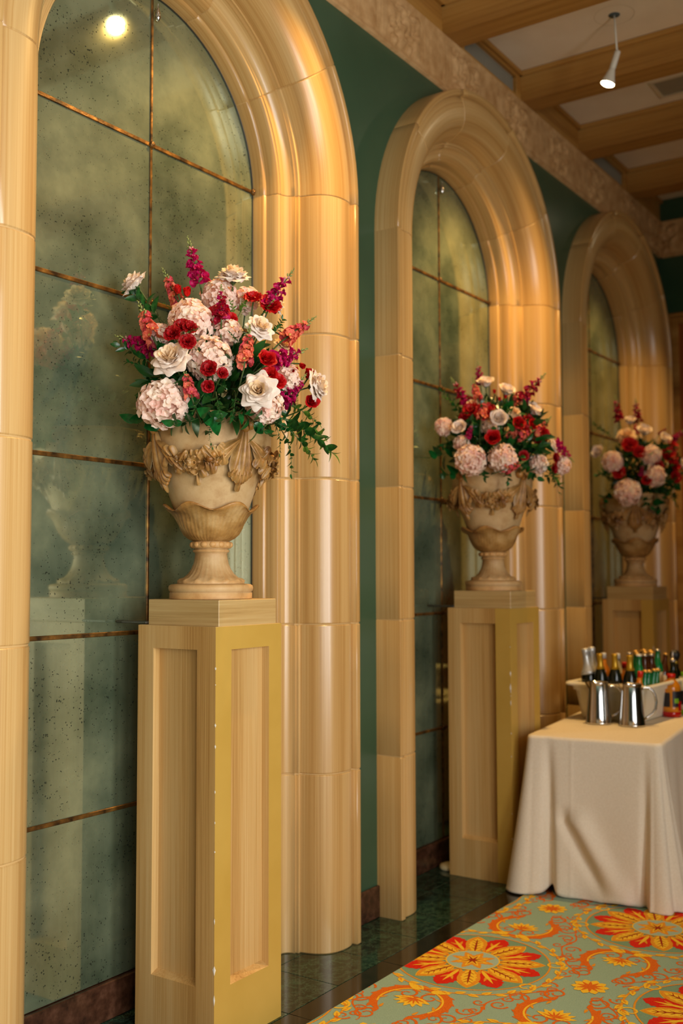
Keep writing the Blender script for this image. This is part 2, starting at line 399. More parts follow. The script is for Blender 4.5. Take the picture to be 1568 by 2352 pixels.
# ceiling: plaster field, beams, wall boards between them
ceil = MB(); ceil.box(ROOM['x0'], ROOM['x1'], ROOM['y0'] - 0.2, 2.84, 4.38, 4.46); ceil = struct(ceil.build('ceiling', M_CEIL, smooth=False))
BX = [4.61 - 0.92 * k for k in range(11, 0, -1)] + [4.61, 5.535, 6.43, 7.335]
bw = 0.17
def unit_beam():
    mb = MB(); mb.bbox(0, bw, ROOM['y0'], YW + 0.03, 4.205, 4.375, 0.006)
    for a, b_ in ((-0.022, 0.0), (bw, bw + 0.022)): mb.bbox(a, b_, ROOM['y0'], YW, 4.352, 4.379, 0.004)
    return mb.mesh('beam', M_BEAM, False)
ub = unit_beam()
for bx in BX:
    if bx < ROOM['x0'] + 0.1: continue
    o = link('beam', ub, ceil); o.location = (bx, 0, 0)
bays = list(zip([b + bw for b in BX], BX[1:] + [ROOM['x1']]))
GR = (11, 13)                                          # bays that hold an air grille in the wall board
for i, (a, b_) in enumerate(bays):
    if a < 0: continue
    mb = MB()
    if i in GR:
        mb.bbox(a, b_, YW - 0.012, YW + 0.05, 4.2, 4.228, 0.003); mb.bbox(a, b_, YW - 0.012, YW + 0.05, 4.335, 4.352, 0.003)
        mb.bbox(a, a + 0.06, YW - 0.012, YW + 0.05, 4.228, 4.335, 0.003); mb.bbox(b_ - 0.06, b_, YW - 0.012, YW + 0.05, 4.228, 4.335, 0.003)
    else: mb.box(a, b_, YW - 0.004, YW + 0.05, 4.2, 4.352)
    mb.bbox(a, b_, YW - 0.03, YW + 0.03, 4.352, 4.379, 0.004)
    mb.build('wall_board', M_BOARD, ceil, smooth=False)
    if i in GR:
        w = b_ - a - 0.12
        t = thing('air_grille', 'grey slatted air grille in the wall board %s' % ('right above the second arch' if i == 11 else 'between beams, farther down toward the third arch'), 'grille', (a + 0.06, YW + 0.02, 4.228), group='ceiling air grilles')
        mb = MB(); n = int(w / 0.02)
        for k in range(n): mb.box(k * 0.02, k * 0.02 + 0.009, -0.006, 0.012, 0, 0.107)
        s = mb.build('slats', M_GRILLE, t, smooth=False); s['kind'] = 'stuff'
        mb = MB(); mb.box(0, w, 0.014, 0.02, 0, 0.107); mb.build('duct_back', M_DARK, t, smooth=False)
        mb = MB()
        for a2, b2, c2, d2 in ((0, w, 0, 0.007), (0, w, 0.1, 0.107), (0, 0.007, 0, 0.107), (w - 0.007, w, 0, 0.107)): mb.box(a2, b2, -0.009, 0.012, c2, d2)
        mb.build('frame', M_GRILLE, t, smooth=False)
t = thing('ceiling_register', 'flat grey air register set in the white ceiling field near the right edge', 'grille', (6.10, 1.60, 4.38))
mb = MB()
for a, b_, c_, d_ in ((-.02, .22, -.02, 0), (-.02, .22, .32, .34), (-.02, 0, 0, .32), (.2, .22, 0, .32)): mb.box(a, b_, c_, d_, -0.008, 0)
mb.build('frame', M_CEILTRIM, t, smooth=False)
mb = MB()
for k in range(22): mb.box(0, .2, k * .0145 + .002, k * .0145 + .009, -0.006, 0.004)
s = mb.build('slats', M_GRILLE, t, smooth=False); s['kind'] = 'stuff'

# end wall: panelled wooden door in its moulded frame
XE = ROOM['x1']
mb = MB()
def ring(mb, y0, y1, z1, w, x, d):
    mb.bbox(x - d, x, y1 - w, y1, 0, z1, 0.005); mb.bbox(x - d, x, y0, y0 + w, 0, z1, 0.005); mb.bbox(x - d, x, y0 + w, y1 - w, z1 - w, z1, 0.005)
ring(mb, 0.9, 2.47, 3.472, 0.03, XE, 0.045); ring(mb, 0.93, 2.44, 3.442, 0.055, XE, 0.03)
door = struct(mb.build('door_1', M_BEAM, smooth=False))
mb = MB(); mb.box(XE - 0.012, XE, 0.985, 2.385, 0, 3.387); mb.build('door_leaf', M_DOORW, door, smooth=False)
for (ya, yb) in ((1.06, 1.64), (1.76, 2.31)):
    for (za, zb) in ((0.2, 1.0), (1.12, 3.27)):
        mb = MB(); mb.bbox(XE - 0.024, XE - 0.012, ya, yb, za, zb, 0.009); mb.bbox(XE - 0.03, XE - 0.022, ya + .07, yb - .07, za + .07, zb - .07, 0.006)
        mb.build('door_panel', M_DOORW, door, smooth=False)
mb = MB(); mb.lathe([(0.0, 0), (0.03, 0.005), (0.032, 0.02), (0.02, 0.035), (0.012, 0.045)], 16, cap=False)
k = mb.build('door_knob', M_BRASS, door); k.rotation_euler = (0, PI / 2, 0); k.location = (XE - 0.06, 1.03, 1.0)

# ------------------------------------------------------------------ stone arches
def rollpts():
    P = [(.585, 2.698), (.587, 2.648), (.591, 2.642), (.600, 2.639), (.603, 2.612), (.609, 2.592), (.613, 2.587), (.620, 2.5855)]
    P += [(.6225, 2.581), (.630, 2.583), (.642, 2.581), (.653, 2.574), (.661, 2.563), (.666, 2.55), (.6665, 2.543)]
    P += [(.675, 2.546), (.6765, 2.533), (.684, 2.531), (.6875, 2.533)]
    P += [(.690, 2.522), (.695, 2.502), (.703, 2.48), (.714, 2.459), (.729, 2.439), (.748, 2.424), (.772, 2.413), (.800, 2.407), (.832, 2.405), (.860, 2.408), (.876, 2.413), (.884, 2.419)]
    P += [(.8865, 2.399), (.890, 2.395), (.910, 2.394), (.9165, 2.398), (.918, 2.405), (.918, 2.53)]
    return P
PROF = rollpts()
PN = []
for i in range(len(PROF)):
    a = Vector(PROF[max(i-1, 0)]); b_ = Vector(PROF[min(i+1, len(PROF)-1)]); t = (b_ - a).normalized(); PN.append(Vector((-t.y, t.x)) * 1.0)
# normals must point to the room / niche side (toward smaller y or smaller r)
if PN[len(PN)//2].y > 0: PN = [-n for n in PN]
PU = [0.0]
for i in range(1, len(PROF)): PU.append(PU[-1] + (Vector(PROF[i]) - Vector(PROF[i-1])).length)
def arch_path(s):
    """s<0: left jamb foot.. ; returns function (r)->(x,z)"""
    if s[0] == 'L': return lambda r: (-r, s[1])
    if s[0] == 'R': return lambda r: (r, s[1])
    a = s[1]; return lambda r: (r * math.cos(a), ZC + r * math.sin(a))
def stone_block(stations, parent, vlen, seed):
    rr = random.Random(seed); V = []; UV = []; n = len(PROF); m = len(stations); v0 = stations[0][1] * (1 if stations[0][0] != 'A' else .8) + rr.uniform(-.4, .4); u0 = rr.uniform(0, .06)
    ins = [0.0035] + [0.0] * (m - 2) + [0.0035]
    for k, st in enumerate(stations):
        f = arch_path(st)
        for i, (r, y) in enumerate(PROF):
            e = ins[k] if 2 < i < len(PROF) - 1 else ins[k] * 0.4
            p = Vector((r, y)) - PN[i] * e
            x, z = f(p.x); V.append((x, p.y, z)); UV.append((PU[i] + u0, v0 + vlen * k / (m - 1)))
    F = [(k*n+i, k*n+i+1, (k+1)*n+i+1, (k+1)*n+i) for k in range(m - 1) for i in range(n - 1)]
    o = mk('stone_block', V, F, M_ARCH, parent, uv=UV); o.data.set_sharp_from_angle(angle=math.radians(38)); return o
JZ = (0.0, 0.69, 1.279, 1.862, 2.447, ZC)
AW = ('around the mirror behind the near flower urn', 'around the mirror behind the second flower urn', 'around the mirror behind the far flower urn')
for k, c in enumerate(ARX):
    t = thing('arch_surround', ('glazed tan stone arch, nearest and largest, cut by the left and top picture edges', 'orange-lit glazed stone arch in the middle, its top touching the frieze',
              'dim amber glazed stone arch, farthest along the wall, beside the end wall')[k], 'arch', (c, 0, 0), group='stone arches along the green wall')
    e = 0.004
    for side in 'LR':
        for i in range(5):
            a, b_ = JZ[i], JZ[i+1]
            za, zb = a + (e if i else 0), b_
            zs = [za, za + e] + [za + e + (zb - za - 2*e) * q / 3 for q in (1, 2)] + [zb - e, zb]
            stone_block([(side, z) for z in zs], t, b_ - a, 10 * k + i + (100 if side == 'R' else 0))
    for i in range(5):
        a, b_ = PI - PI * i / 5, PI - PI * (i + 1) / 5; ea = 0.005
        ss = [a, a - ea] + [a - ea + (b_ - a + 2*ea) * q / 10 for q in range(1, 10)] + [b_ + ea, b_]
        stone_block([('A', s) for s in ss], t, 0.5, 10 * k + i + 50)
    V = []; st = [('L', 0.0), ('L', 1.0), ('L', 2.0)] + [('A', PI - PI*q/48) for q in range(49)] + [('R', 2.0), ('R', 1.0), ('R', 0.0)]   # mortar core seen in the joints
    for s_ in st:
        f = arch_path(s_)
        for i, (r, y) in enumerate(PROF): p = Vector((r, y)) - PN[i] * (0.0034 if 2 < i < len(PROF) - 1 else .0012); x, z = f(p.x); V.append((x, p.y, z))
    n = len(PROF); mk('mortar', V, [(q*n+i, q*n+i+1, (q+1)*n+i+1, (q+1)*n+i) for q in range(len(st)-1) for i in range(n-1)], M_MORTAR, t)
# ------------------------------------------------------------------ mirrors
RM = 0.588; ROWZ = (0.125, 0.687, 1.278, 1.868, 2.461, 3.04)
def pane_outline(s, z0, z1, gp=0.003):
    """s=-1 left, +1 right; outline in (x,z)"""
    xi = gp; pts = []
    def xo(z): return RM if z <= ZC else math.sqrt(max(RM * RM - (z - ZC) ** 2, 0.0))
    zs = [z0 + gp]
    if z1 is None: zs += [ZC + RM * math.sin(q * PI / 40) for q in range(1, 20) if ZC + RM * math.sin(q * PI / 40) > z0 + gp + 0.005] + [ZC + math.sqrt(RM*RM - xi*xi)]
    else: zs += ([ZC] if z0 < ZC < z1 else []) + [z1 - gp]
    right = [(max(xo(z), xi), z) for z in zs]
    pts = [(xi, z0 + gp)] + right
    if z1 is not None: pts.append((xi, z1 - gp))
    return [(s * x_, z_) for x_, z_ in pts]
def plate(name, pts, y, th, m, parent):
    n = len(pts); V = [(x_, y, z_) for x_, z_ in pts] + [(x_, y + th, z_) for x_, z_ in pts]
    # make front face normal look to -y
    A = sum(pts[i][0] * pts[(i+1) % n][1] - pts[(i+1) % n][0] * pts[i][1] for i in range(n))
    idx = list(range(n)) if A > 0 else list(range(n))[::-1]
    F = [tuple(idx)] + [tuple(j + n for j in idx[::-1])] + [(i, i + n, (i+1) % n + n, (i+1) % n) for i in range(n)]
    return mk(name, V, F, m, parent, smooth=False)
for k, c in enumerate(ARX):
    t = thing('arched_mirror', ('foxed antique mirror of gilt-barred panes inside the nearest arch', 'foxed antique mirror of gilt-barred panes inside the middle arch',
              'narrow dark foxed mirror inside the farthest arch')[k], 'mirror', (c, YM, 0), group='antique mirrors in the arches')
    for i in range(6):
        z0 = ROWZ[i]; z1 = ROWZ[i+1] if i < 5 else None
        for s in (-1, 1):
            o = plate('pane', pane_outline(s, z0, z1), 0, 0.004, M_MIRROR, t)
    mb = MB(); arc = [(RM - 0.001, -0.001, 0.125)] + [((RM - 0.001) * math.cos(a), -0.001, ZC + (RM - 0.001) * math.sin(a)) for a in [PI * q / 40 for q in range(41)]] + [(-RM + 0.001, -0.001, 0.125)]
    mb.tube(arc, 0.0055, 6); mb.build('edge_channel', M_LEAD, t)
    def bar(x0, x1, z0, z1):
        mb = MB(); mb.bbox(x0, x1, -0.006, 0.001, z0, z1, 0.002); return mb.build('glazing_bar', M_BRASS, t, smooth=False)
    for i in range(6):
        z0 = ROWZ[i]; z1 = ROWZ[i+1] if i < 5 else ZC + RM
        bar(-0.0055, 0.0055, z0 + 0.006, z1 - 0.006)
        if i:
            xo = RM if z0 <= ZC else math.sqrt(RM**2 - (z0 - ZC)**2)
            for s in (-1, 1): bar(min(s*0.006, s*xo), max(s*0.006, s*xo), z0 - 0.0075, z0 + 0.0075)
    rm = MB(); rm.lathe([(0, .013), (.004, .0125), (.006, .009), (.009, .011), (.0125, .008), (.014, .002), (.014, 0)], 10, cap=False); rme = rm.mesh('rosette', M_BRASS)
    for z0 in ROWZ[1:]:
        for xx in ((0,) if z0 < 3 else (0, RM - 0.006, -RM + 0.006)):
            o = link('rosette', rme, t); o.location = (xx, -0.005, z0); o.rotation_euler = (PI / 2, 0, 0)
    if k < 2:
        mb = MB(); mb.lathe([(0, -.055), (.006, -.05), (.011, -.036), (.009, -.02), (.004, -.006), (.002, 0), (0.0015, .014)], 10, cap=False)
        o = mb.build('glass_drop', M_STEEL, t); o.location = (0.016, -0.016, ZC + 0.54)

# ------------------------------------------------------------------ ceiling spots
HEAD = Vector((-0.012, 0.028, -0.33))
for k, lx in enumerate(LAMPX):
    base = Vector((lx + 0.155 - 0.0, 1.841, 4.38)) if False else Vector((lx, 1.841, 4.38))
    t = thing('ceiling_spotlight', ('white spotlight on a thin stem above the nearest arch', 'white spotlight on a thin stem hanging from the ceiling, lit, before the second arch',
              'white spotlight on a thin stem beyond the second one')[k], 'lamp', base, group='ceiling spotlights')
    mb = MB(); mb.lathe([(0.0, -0.002), (0.027, -0.003), (0.03, 0.0)], 24, cap=False); mb.build('canopy', plain('dark_socket', rgb(70, 90, 96), 0.4) if k == 0 else bpy.data.materials['dark_socket'], t)
    mb = MB(); R_ = 0.1
    mb.lathe([(R_, -0.0015), (R_ + 0.003, -0.0015)], 48, cap=False); mb.build('patch_ring', M_CEILTRIM, t)
    kn = Vector((0.006, -0.010, -0.205))
    mb = MB(); mb.tube([(0, 0, 0), kn * 0.5, kn], 0.0055, 8); mb.build('stem', M_WHITE, t)
    d = Vector((-0.12, 0.28, -0.95)).normalized()
    q = d.to_track_quat('Z', 'Y')
    mb = MB(); mb.lathe([(0, -0.012), (.015, -0.011), (.016, 0), (.0165, .08), (.013, .086)], 16); o = mb.build('holder', M_WHITE, t); o.location = kn; o.rotation_mode = 'QUATERNION'; o.rotation_quaternion = q
    mb = MB(); mb.lathe([(.014, .082), (.018, .095), (.026, .125), (.036, .155), (.0385, .166), (.036, .167), (.034, .157)], 24, cap=False); o = mb.build('shade', M_WHITE, t); o.location = kn; o.rotation_mode = 'QUATERNION'; o.rotation_quaternion = q
    mb = MB(); mb.lathe([(.035, .158), (.033, .168), (.022, .174), (0, .176)], 24, cap=False); o = mb.build('bulb', M_BULB, t); o.location = kn; o.rotation_mode = 'QUATERNION'; o.rotation_quaternion = q
    L = bpy.data.lights.new('spot_beam', 'SPOT'); L.energy = LAMP_W[k]; L.color = LAMP_COL; L.spot_size = math.radians((84, 92, 84)[k]); L.spot_blend = (.7, .9, .9)[k]; L.shadow_soft_size = 0.03
    lo = bpy.data.objects.new('spot_beam', L); COL.objects.link(lo); lo.parent = t; lo.location = kn + d * 0.19
    aim = Vector((ARX[k], 2.45, 2.0)) - (base + lo.location); lo.rotation_mode = 'QUATERNION'; lo.rotation_quaternion = aim.to_track_quat('-Z', 'Y')

# ------------------------------------------------------------------ pedestals
def pedestal(c, label, first):
    h = 0.17; t = thing('pedestal', label, 'pedestal', (c, 2.40, 0), group='panelled flower pedestals')
    zt = 1.312; d = 0.028; zb0, zb1 = 0.185, 1.238
    V = []; F = []; M = []
    # panels: offsets measured along each face (from the near corner)
    faces = [  # origin, along, normal, open span, frame material, recess material
        (Vector((-h, -h, 0)), Vector((1, 0, 0)), Vector((0, -1, 0)), (0.077, 0.272), 1, 0),
        (Vector((-h, h, 0)), Vector((0, -1, 0)), Vector((-1, 0, 0)), (0.070, 0.262), 0, 0),
        (Vector((h, -h, 0)), Vector((0, 1, 0)), Vector((1, 0, 0)), (0.070, 0.270), 0, 0),
        (Vector((h, h, 0)), Vector((-1, 0, 0)), Vector((0, 1, 0)), (0.070, 0.270), 0, 0)]
    for org, al, nr, (a, b_), fm_, pm in faces:
        mb = MB(); us = [0, a, b_, 2*h]; zs = [0, zb0, zb1, zt]
        P = lambda u, z, dd=0: org + al * u + Vector((0, 0, z)) - nr * dd
        V = []; F = []; M = []
        for z in zs:
            for u in us: V.append(P(u, z))
        for i in range(3):
            for j in range(3):
                if i == 1 and j == 1: continue
                F.append((i*4+j, i*4+j+1, (i+1)*4+j+1, (i+1)*4+j))
                M.append(1 if (fm_ == 1 or (not first and org.x < 0 and nr.x < -0.5 and j == 2)) else 0)
        mb.add(V, F); mb.M = M
        mb.add([P(a, zb0), P(b_, zb0), P(b_, zb1), P(a, zb1), P(a + .002, zb0 + .014, d), P(b_ - .002, zb0 + .014, d), P(b_ - .002, zb1 - .002, d), P(a + .002, zb1 - .002, d)],
               [(0, 1, 5, 4), (1, 2, 6, 5), (2, 3, 7, 6), (3, 0, 4, 7)], 0)
        mb.build('face_frame', [M_PEDV, M_MUST], t, smooth=False)
        mb = MB(); mb.add([P(a, zb0, d), P(b_, zb0, d), P(b_, zb1, d), P(a, zb1, d)], [(0, 1, 2, 3)]); mb.build('panel', M_PEDV, t, smooth=False)
    mb = MB(); mb.bbox(-h + .002, h - .002, -h + .002, h - .002, zt - 0.004, zt + 0.001, .0015); mb.build('shaft_top', M_PEDH, t, smooth=False)
    mb = MB(); mb.bbox(-.148, .148, -.164, .146, zt - .002, 1.397, .0022); mb.build('cap_block', M_PEDH, t, smooth=False)
    mb = MB(); r = random.Random(5 if first else 9)
    spots = [(r.uniform(.05, 1.25), r.uniform(.004, .014)) for _ in range(9)] + ([(0.25, .03), (0.16, .035), (.4, .02)] if first else [(0.93, .05), (1.0, .03), (.86, .03)])
    for z, l in spots:                                         # small bare chips on the near arris
        w = r.uniform(.0015, .004) * (1.8 if l > .028 else 1); n = 5
        V = [(-h + w, -h - .0006, z), (-h - .0006, -h - .0006, z - l/2), (-h - .0006, -h - .0006, z + l/2), (-h - .0006, -h + w, z + .1*l)]
        mb.add(V, [(0, 2, 1), (1, 2, 3)])
    s = mb.build('paint_chips', M_CHIP, t, smooth=False); s['kind'] = 'stuff'
    mb = MB(); mb.bbox(-.16, -.138, .145, .262, zt + .003, zt + .012, .002); mb.tube([(-.149, .262, zt + .008), (-.149, .292, zt + .008)], .005, 8)
    mb.build('wall_bracket', M_LEAD, t, smooth=False)
    return t
pedestal(ARX[0], 'tall tan panelled pedestal with mustard front, nearest, under the big urn', True)
pedestal(ARX[1], 'tall tan panelled pedestal standing behind the corner of the cloth-covered table', False)
pedestal(ARX[2], 'tall dim panelled pedestal, farthest, rising behind the white bottle tub', False)

# ------------------------------------------------------------------ urns
def urn(c, rot, label):
    t = thing('urn', label, 'urn', (c, 2.40, 1.398), rot, group='garlanded flower urns')
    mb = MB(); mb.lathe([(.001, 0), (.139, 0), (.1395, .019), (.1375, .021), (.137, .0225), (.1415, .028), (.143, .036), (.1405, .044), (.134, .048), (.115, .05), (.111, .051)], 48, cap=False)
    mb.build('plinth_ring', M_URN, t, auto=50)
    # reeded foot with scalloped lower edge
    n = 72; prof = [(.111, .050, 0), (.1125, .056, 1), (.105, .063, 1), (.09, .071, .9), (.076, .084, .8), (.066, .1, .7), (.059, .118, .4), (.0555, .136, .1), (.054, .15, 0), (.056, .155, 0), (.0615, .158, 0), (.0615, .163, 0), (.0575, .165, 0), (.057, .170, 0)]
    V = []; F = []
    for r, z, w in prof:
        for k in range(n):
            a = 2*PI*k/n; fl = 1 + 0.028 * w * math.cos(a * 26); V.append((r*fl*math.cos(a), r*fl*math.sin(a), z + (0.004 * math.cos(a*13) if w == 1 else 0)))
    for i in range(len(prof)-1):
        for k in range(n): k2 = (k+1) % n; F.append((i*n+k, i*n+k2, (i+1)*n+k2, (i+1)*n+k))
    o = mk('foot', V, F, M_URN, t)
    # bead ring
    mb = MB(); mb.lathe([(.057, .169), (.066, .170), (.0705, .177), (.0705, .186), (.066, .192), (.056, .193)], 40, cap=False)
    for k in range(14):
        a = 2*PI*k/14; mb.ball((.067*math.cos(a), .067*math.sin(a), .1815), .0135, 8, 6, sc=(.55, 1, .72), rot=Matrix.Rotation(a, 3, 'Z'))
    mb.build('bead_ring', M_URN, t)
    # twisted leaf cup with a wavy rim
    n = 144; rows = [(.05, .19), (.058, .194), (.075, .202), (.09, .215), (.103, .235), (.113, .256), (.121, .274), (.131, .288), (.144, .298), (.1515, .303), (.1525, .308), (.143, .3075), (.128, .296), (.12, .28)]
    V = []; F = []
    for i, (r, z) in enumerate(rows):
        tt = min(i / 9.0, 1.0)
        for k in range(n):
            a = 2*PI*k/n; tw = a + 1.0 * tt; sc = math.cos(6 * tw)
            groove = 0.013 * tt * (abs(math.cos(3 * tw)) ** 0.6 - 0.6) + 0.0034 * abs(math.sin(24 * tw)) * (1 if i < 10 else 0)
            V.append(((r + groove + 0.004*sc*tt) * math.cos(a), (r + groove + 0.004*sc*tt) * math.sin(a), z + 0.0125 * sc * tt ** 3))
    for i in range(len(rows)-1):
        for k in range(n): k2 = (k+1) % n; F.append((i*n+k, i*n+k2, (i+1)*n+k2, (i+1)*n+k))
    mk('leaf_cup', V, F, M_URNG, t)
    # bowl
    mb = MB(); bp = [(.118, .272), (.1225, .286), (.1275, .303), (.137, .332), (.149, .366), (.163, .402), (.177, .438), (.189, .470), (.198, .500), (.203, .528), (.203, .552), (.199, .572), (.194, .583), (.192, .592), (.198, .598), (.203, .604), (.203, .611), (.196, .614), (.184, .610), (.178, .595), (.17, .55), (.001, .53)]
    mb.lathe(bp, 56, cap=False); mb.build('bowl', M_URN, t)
    def rad(z):
        for (r1, z1), (r2, z2) in zip(bp, bp[1:]):
            if z1 <= z <= z2: return r1 + (r2 - r1) * (z - z1) / (z2 - z1)
        return .2
    def on(a, z, o=0.0): r = rad(z) + o*1.25 + .004; return Vector((r*math.cos(a), r*math.sin(a), z))
    NA = 4
    def frame(a):  # tangent, outward
        return Vector((-math.sin(a), math.cos(a), 0)), Vector((math.cos(a), math.sin(a), 0))
    def lobe(mb, p, q, w, hgt, outn, ridges=2):
        """raised fluted leaf from p (narrow) to q (wide)"""
        p = Vector(p); q = Vector(q); ax = q - p; l = ax.length; ax.normalize(); sd = ax.cross(outn).normalized(); V = []; F = []; nu = 8
        for i in range(9):
            v = i / 8; ww = w * (0.22 + 0.78 * math.sin(min(v * 1.15, 1) * PI * .55)) * (1 if v < .86 else 1 - .45 * (v - .86) / .14)
            for j in range(nu + 1):
                u = 2 * j / nu - 1
                hh = hgt * (math.cos(u * PI / 2) ** .5 if abs(u) < 1 else 0) * (.55 + .45 * math.cos(u * PI * ridges)) * math.sin(PI * (0.12 + .86 * v)) ** .5
                V.append(p + ax * (l * v) + sd * (ww * u) + outn * (hh + hgt * .5 * v * v))
        for i in range(8):
            for j in range(nu): F.append((i*(nu+1)+j, i*(nu+1)+j+1, (i+1)*(nu+1)+j+1, (i+1)*(nu+1)+j))
        mb.add(V, F)
    def blossom(mb, p, outn, r, npet=5):
        tg = outn.orthogonal().normalized(); bt = outn.cross(tg)
        for ly, (rr_, w, up) in enumerate(((1.0, .5, .15), (.62, .36, .4))):
            for k in range(npet):                        # cupped petals round a drilled heart
                a = 2*PI*(k + .5*ly)/npet; d = tg*math.cos(a) + bt*math.sin(a); sd = outn.cross(d); V = []; F = []
                for i in range(6):
                    v = i/5; ww = w*r*math.sin(PI*(.15 + .75*v))**.7
                    for j in range(5):
                        u = j/2 - 1; V.append(p + d*(r*rr_*v) + sd*(ww*u) + outn*(r*(up*math.sin(PI*.75*v) + .3*u*u*v + .12*ly + .1)))
                for i in range(5):
                    for j in range(4): F.append((i*5+j, i*5+j+1, (i+1)*5+j+1, (i+1)*5+j))
                mb.add(V, F)
        q = outn.to_track_quat('Z', 'Y').to_matrix(); V = []; F = []
        for i, (a_, z_) in enumerate(((.3, .1), (.27, .52), (.2, .56), (.13, .5), (.1, .25))):
            for k in range(10): V.append(p + q @ Vector((a_*r*math.cos(.628*k), a_*r*math.sin(.628*k), z_*r)))
        F = [(i*10+k, i*10+(k+1) % 10, (i+1)*10+(k+1) % 10, (i+1)*10+k) for i in range(4) for k in range(10)]; mb.add(V, F)
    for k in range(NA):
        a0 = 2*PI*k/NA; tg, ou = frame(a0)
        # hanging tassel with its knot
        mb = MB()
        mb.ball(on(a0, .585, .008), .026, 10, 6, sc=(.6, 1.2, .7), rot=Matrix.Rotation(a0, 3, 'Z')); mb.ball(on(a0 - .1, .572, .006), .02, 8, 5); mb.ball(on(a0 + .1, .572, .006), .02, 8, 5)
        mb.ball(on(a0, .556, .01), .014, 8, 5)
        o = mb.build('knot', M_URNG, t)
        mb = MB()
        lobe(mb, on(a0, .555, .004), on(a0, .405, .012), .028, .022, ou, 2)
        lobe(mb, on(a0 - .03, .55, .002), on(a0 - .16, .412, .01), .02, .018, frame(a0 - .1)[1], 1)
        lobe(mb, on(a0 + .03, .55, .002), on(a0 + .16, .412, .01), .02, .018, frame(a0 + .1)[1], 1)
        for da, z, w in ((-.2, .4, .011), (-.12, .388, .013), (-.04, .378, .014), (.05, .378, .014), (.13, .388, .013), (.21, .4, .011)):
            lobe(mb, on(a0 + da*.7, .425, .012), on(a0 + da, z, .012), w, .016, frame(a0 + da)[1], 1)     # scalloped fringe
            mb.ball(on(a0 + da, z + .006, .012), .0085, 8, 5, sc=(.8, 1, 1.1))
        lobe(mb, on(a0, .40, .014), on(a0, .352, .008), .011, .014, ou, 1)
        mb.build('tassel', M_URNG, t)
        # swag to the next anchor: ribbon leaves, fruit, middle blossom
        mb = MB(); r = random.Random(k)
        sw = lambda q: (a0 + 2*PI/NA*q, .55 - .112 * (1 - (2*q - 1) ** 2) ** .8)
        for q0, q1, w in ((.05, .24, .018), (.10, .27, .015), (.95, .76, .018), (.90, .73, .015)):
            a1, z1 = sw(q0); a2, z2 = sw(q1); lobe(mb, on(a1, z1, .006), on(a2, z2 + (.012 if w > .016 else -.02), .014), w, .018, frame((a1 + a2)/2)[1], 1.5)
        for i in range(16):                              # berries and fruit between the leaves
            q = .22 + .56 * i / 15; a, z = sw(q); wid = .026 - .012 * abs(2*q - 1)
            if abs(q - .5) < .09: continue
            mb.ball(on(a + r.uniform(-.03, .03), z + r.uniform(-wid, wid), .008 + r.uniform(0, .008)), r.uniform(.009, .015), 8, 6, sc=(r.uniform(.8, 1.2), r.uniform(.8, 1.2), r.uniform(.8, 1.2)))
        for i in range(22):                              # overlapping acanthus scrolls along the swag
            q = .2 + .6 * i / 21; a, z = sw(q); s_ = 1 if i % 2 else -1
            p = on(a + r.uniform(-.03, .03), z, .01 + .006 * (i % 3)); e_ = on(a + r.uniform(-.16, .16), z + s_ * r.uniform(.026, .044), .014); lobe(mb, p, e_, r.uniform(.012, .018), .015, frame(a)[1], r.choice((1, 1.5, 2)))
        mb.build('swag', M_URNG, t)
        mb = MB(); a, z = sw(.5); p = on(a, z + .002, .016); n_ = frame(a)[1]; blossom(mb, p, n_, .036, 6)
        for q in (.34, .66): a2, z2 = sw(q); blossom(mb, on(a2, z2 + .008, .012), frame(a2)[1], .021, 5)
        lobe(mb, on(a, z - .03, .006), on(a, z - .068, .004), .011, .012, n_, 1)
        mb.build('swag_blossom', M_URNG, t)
    return t
vang = [math.atan2(-2.40, -c) for c in ARX]
urn(ARX[0], vang[0] + math.radians(30), 'large garlanded stone urn on the nearest pedestal, flowers spilling over its rim')
urn(ARX[1], vang[1] + math.radians(45), 'garlanded stone urn on the middle pedestal, behind the cloth-covered table')
urn(ARX[2], vang[2] + math.radians(2), 'shadowed garlanded urn on the farthest pedestal, by the end wall')

# ------------------------------------------------------------------ carpet
M_CARP = mottled('sea_green_pile', [(0.3, rgb(130, 158, 144)), (0.7, rgb(148, 174, 160))], 300, 0.95, spec=0.1, bmp=0.12, detail=2)
def pile(name, a, b_): return mottled(name, [(0.35, a), (0.65, b_)], 300, 0.95, spec=0.1, bmp=0.12, detail=2)
CM = [pile('ground_green_wool', rgb(110, 142, 122), rgb(122, 154, 132)), pile('orange_wool', rgb(196, 92, 22), rgb(212, 112, 34)), pile('gold_wool', rgb(206, 134, 34), rgb(218, 152, 46)),
      pile('yellow_wool', rgb(220, 176, 40), rgb(232, 192, 62)), pile('red_wool', rgb(190, 32, 18), rgb(208, 48, 26)), pile('rust_wool', rgb(140, 40, 18), rgb(156, 56, 24)), pile('pale_teal_wool', rgb(148, 174, 166), rgb(160, 184, 176))]
mb = MB(); mb.box(ROOM['x0'] + .02, XE - .02, ROOM['y0'] + .02, YB0, -0.003, 0.004); carpet = tag(mb.build('carpet', M_CARP, smooth=False), 'sea-green carpet woven with red and gold rosettes, medallions and scrolls', 'carpet')
CP = {i: ([], []) for i in range(7)}; ZN = [0]
def zz(m, lv):                                        # every woven motif gets a hair of its own height
    ZN[0] = (ZN[0] + 1) % 88; return LV[m] + lv * 0.00028 + ZN[0] * 3e-6
LV = [0.0043, 0.0046, 0.0049, 0.0052, 0.0055, 0.0058, 0.0045]
def poly(pts, m, lv=0):
    V, F = CP[m]; n = len(V); z = zz(m, lv)
    V += [(x_, y_, z) for x_, y_ in pts]; F.append(tuple(range(n, n + len(pts))))
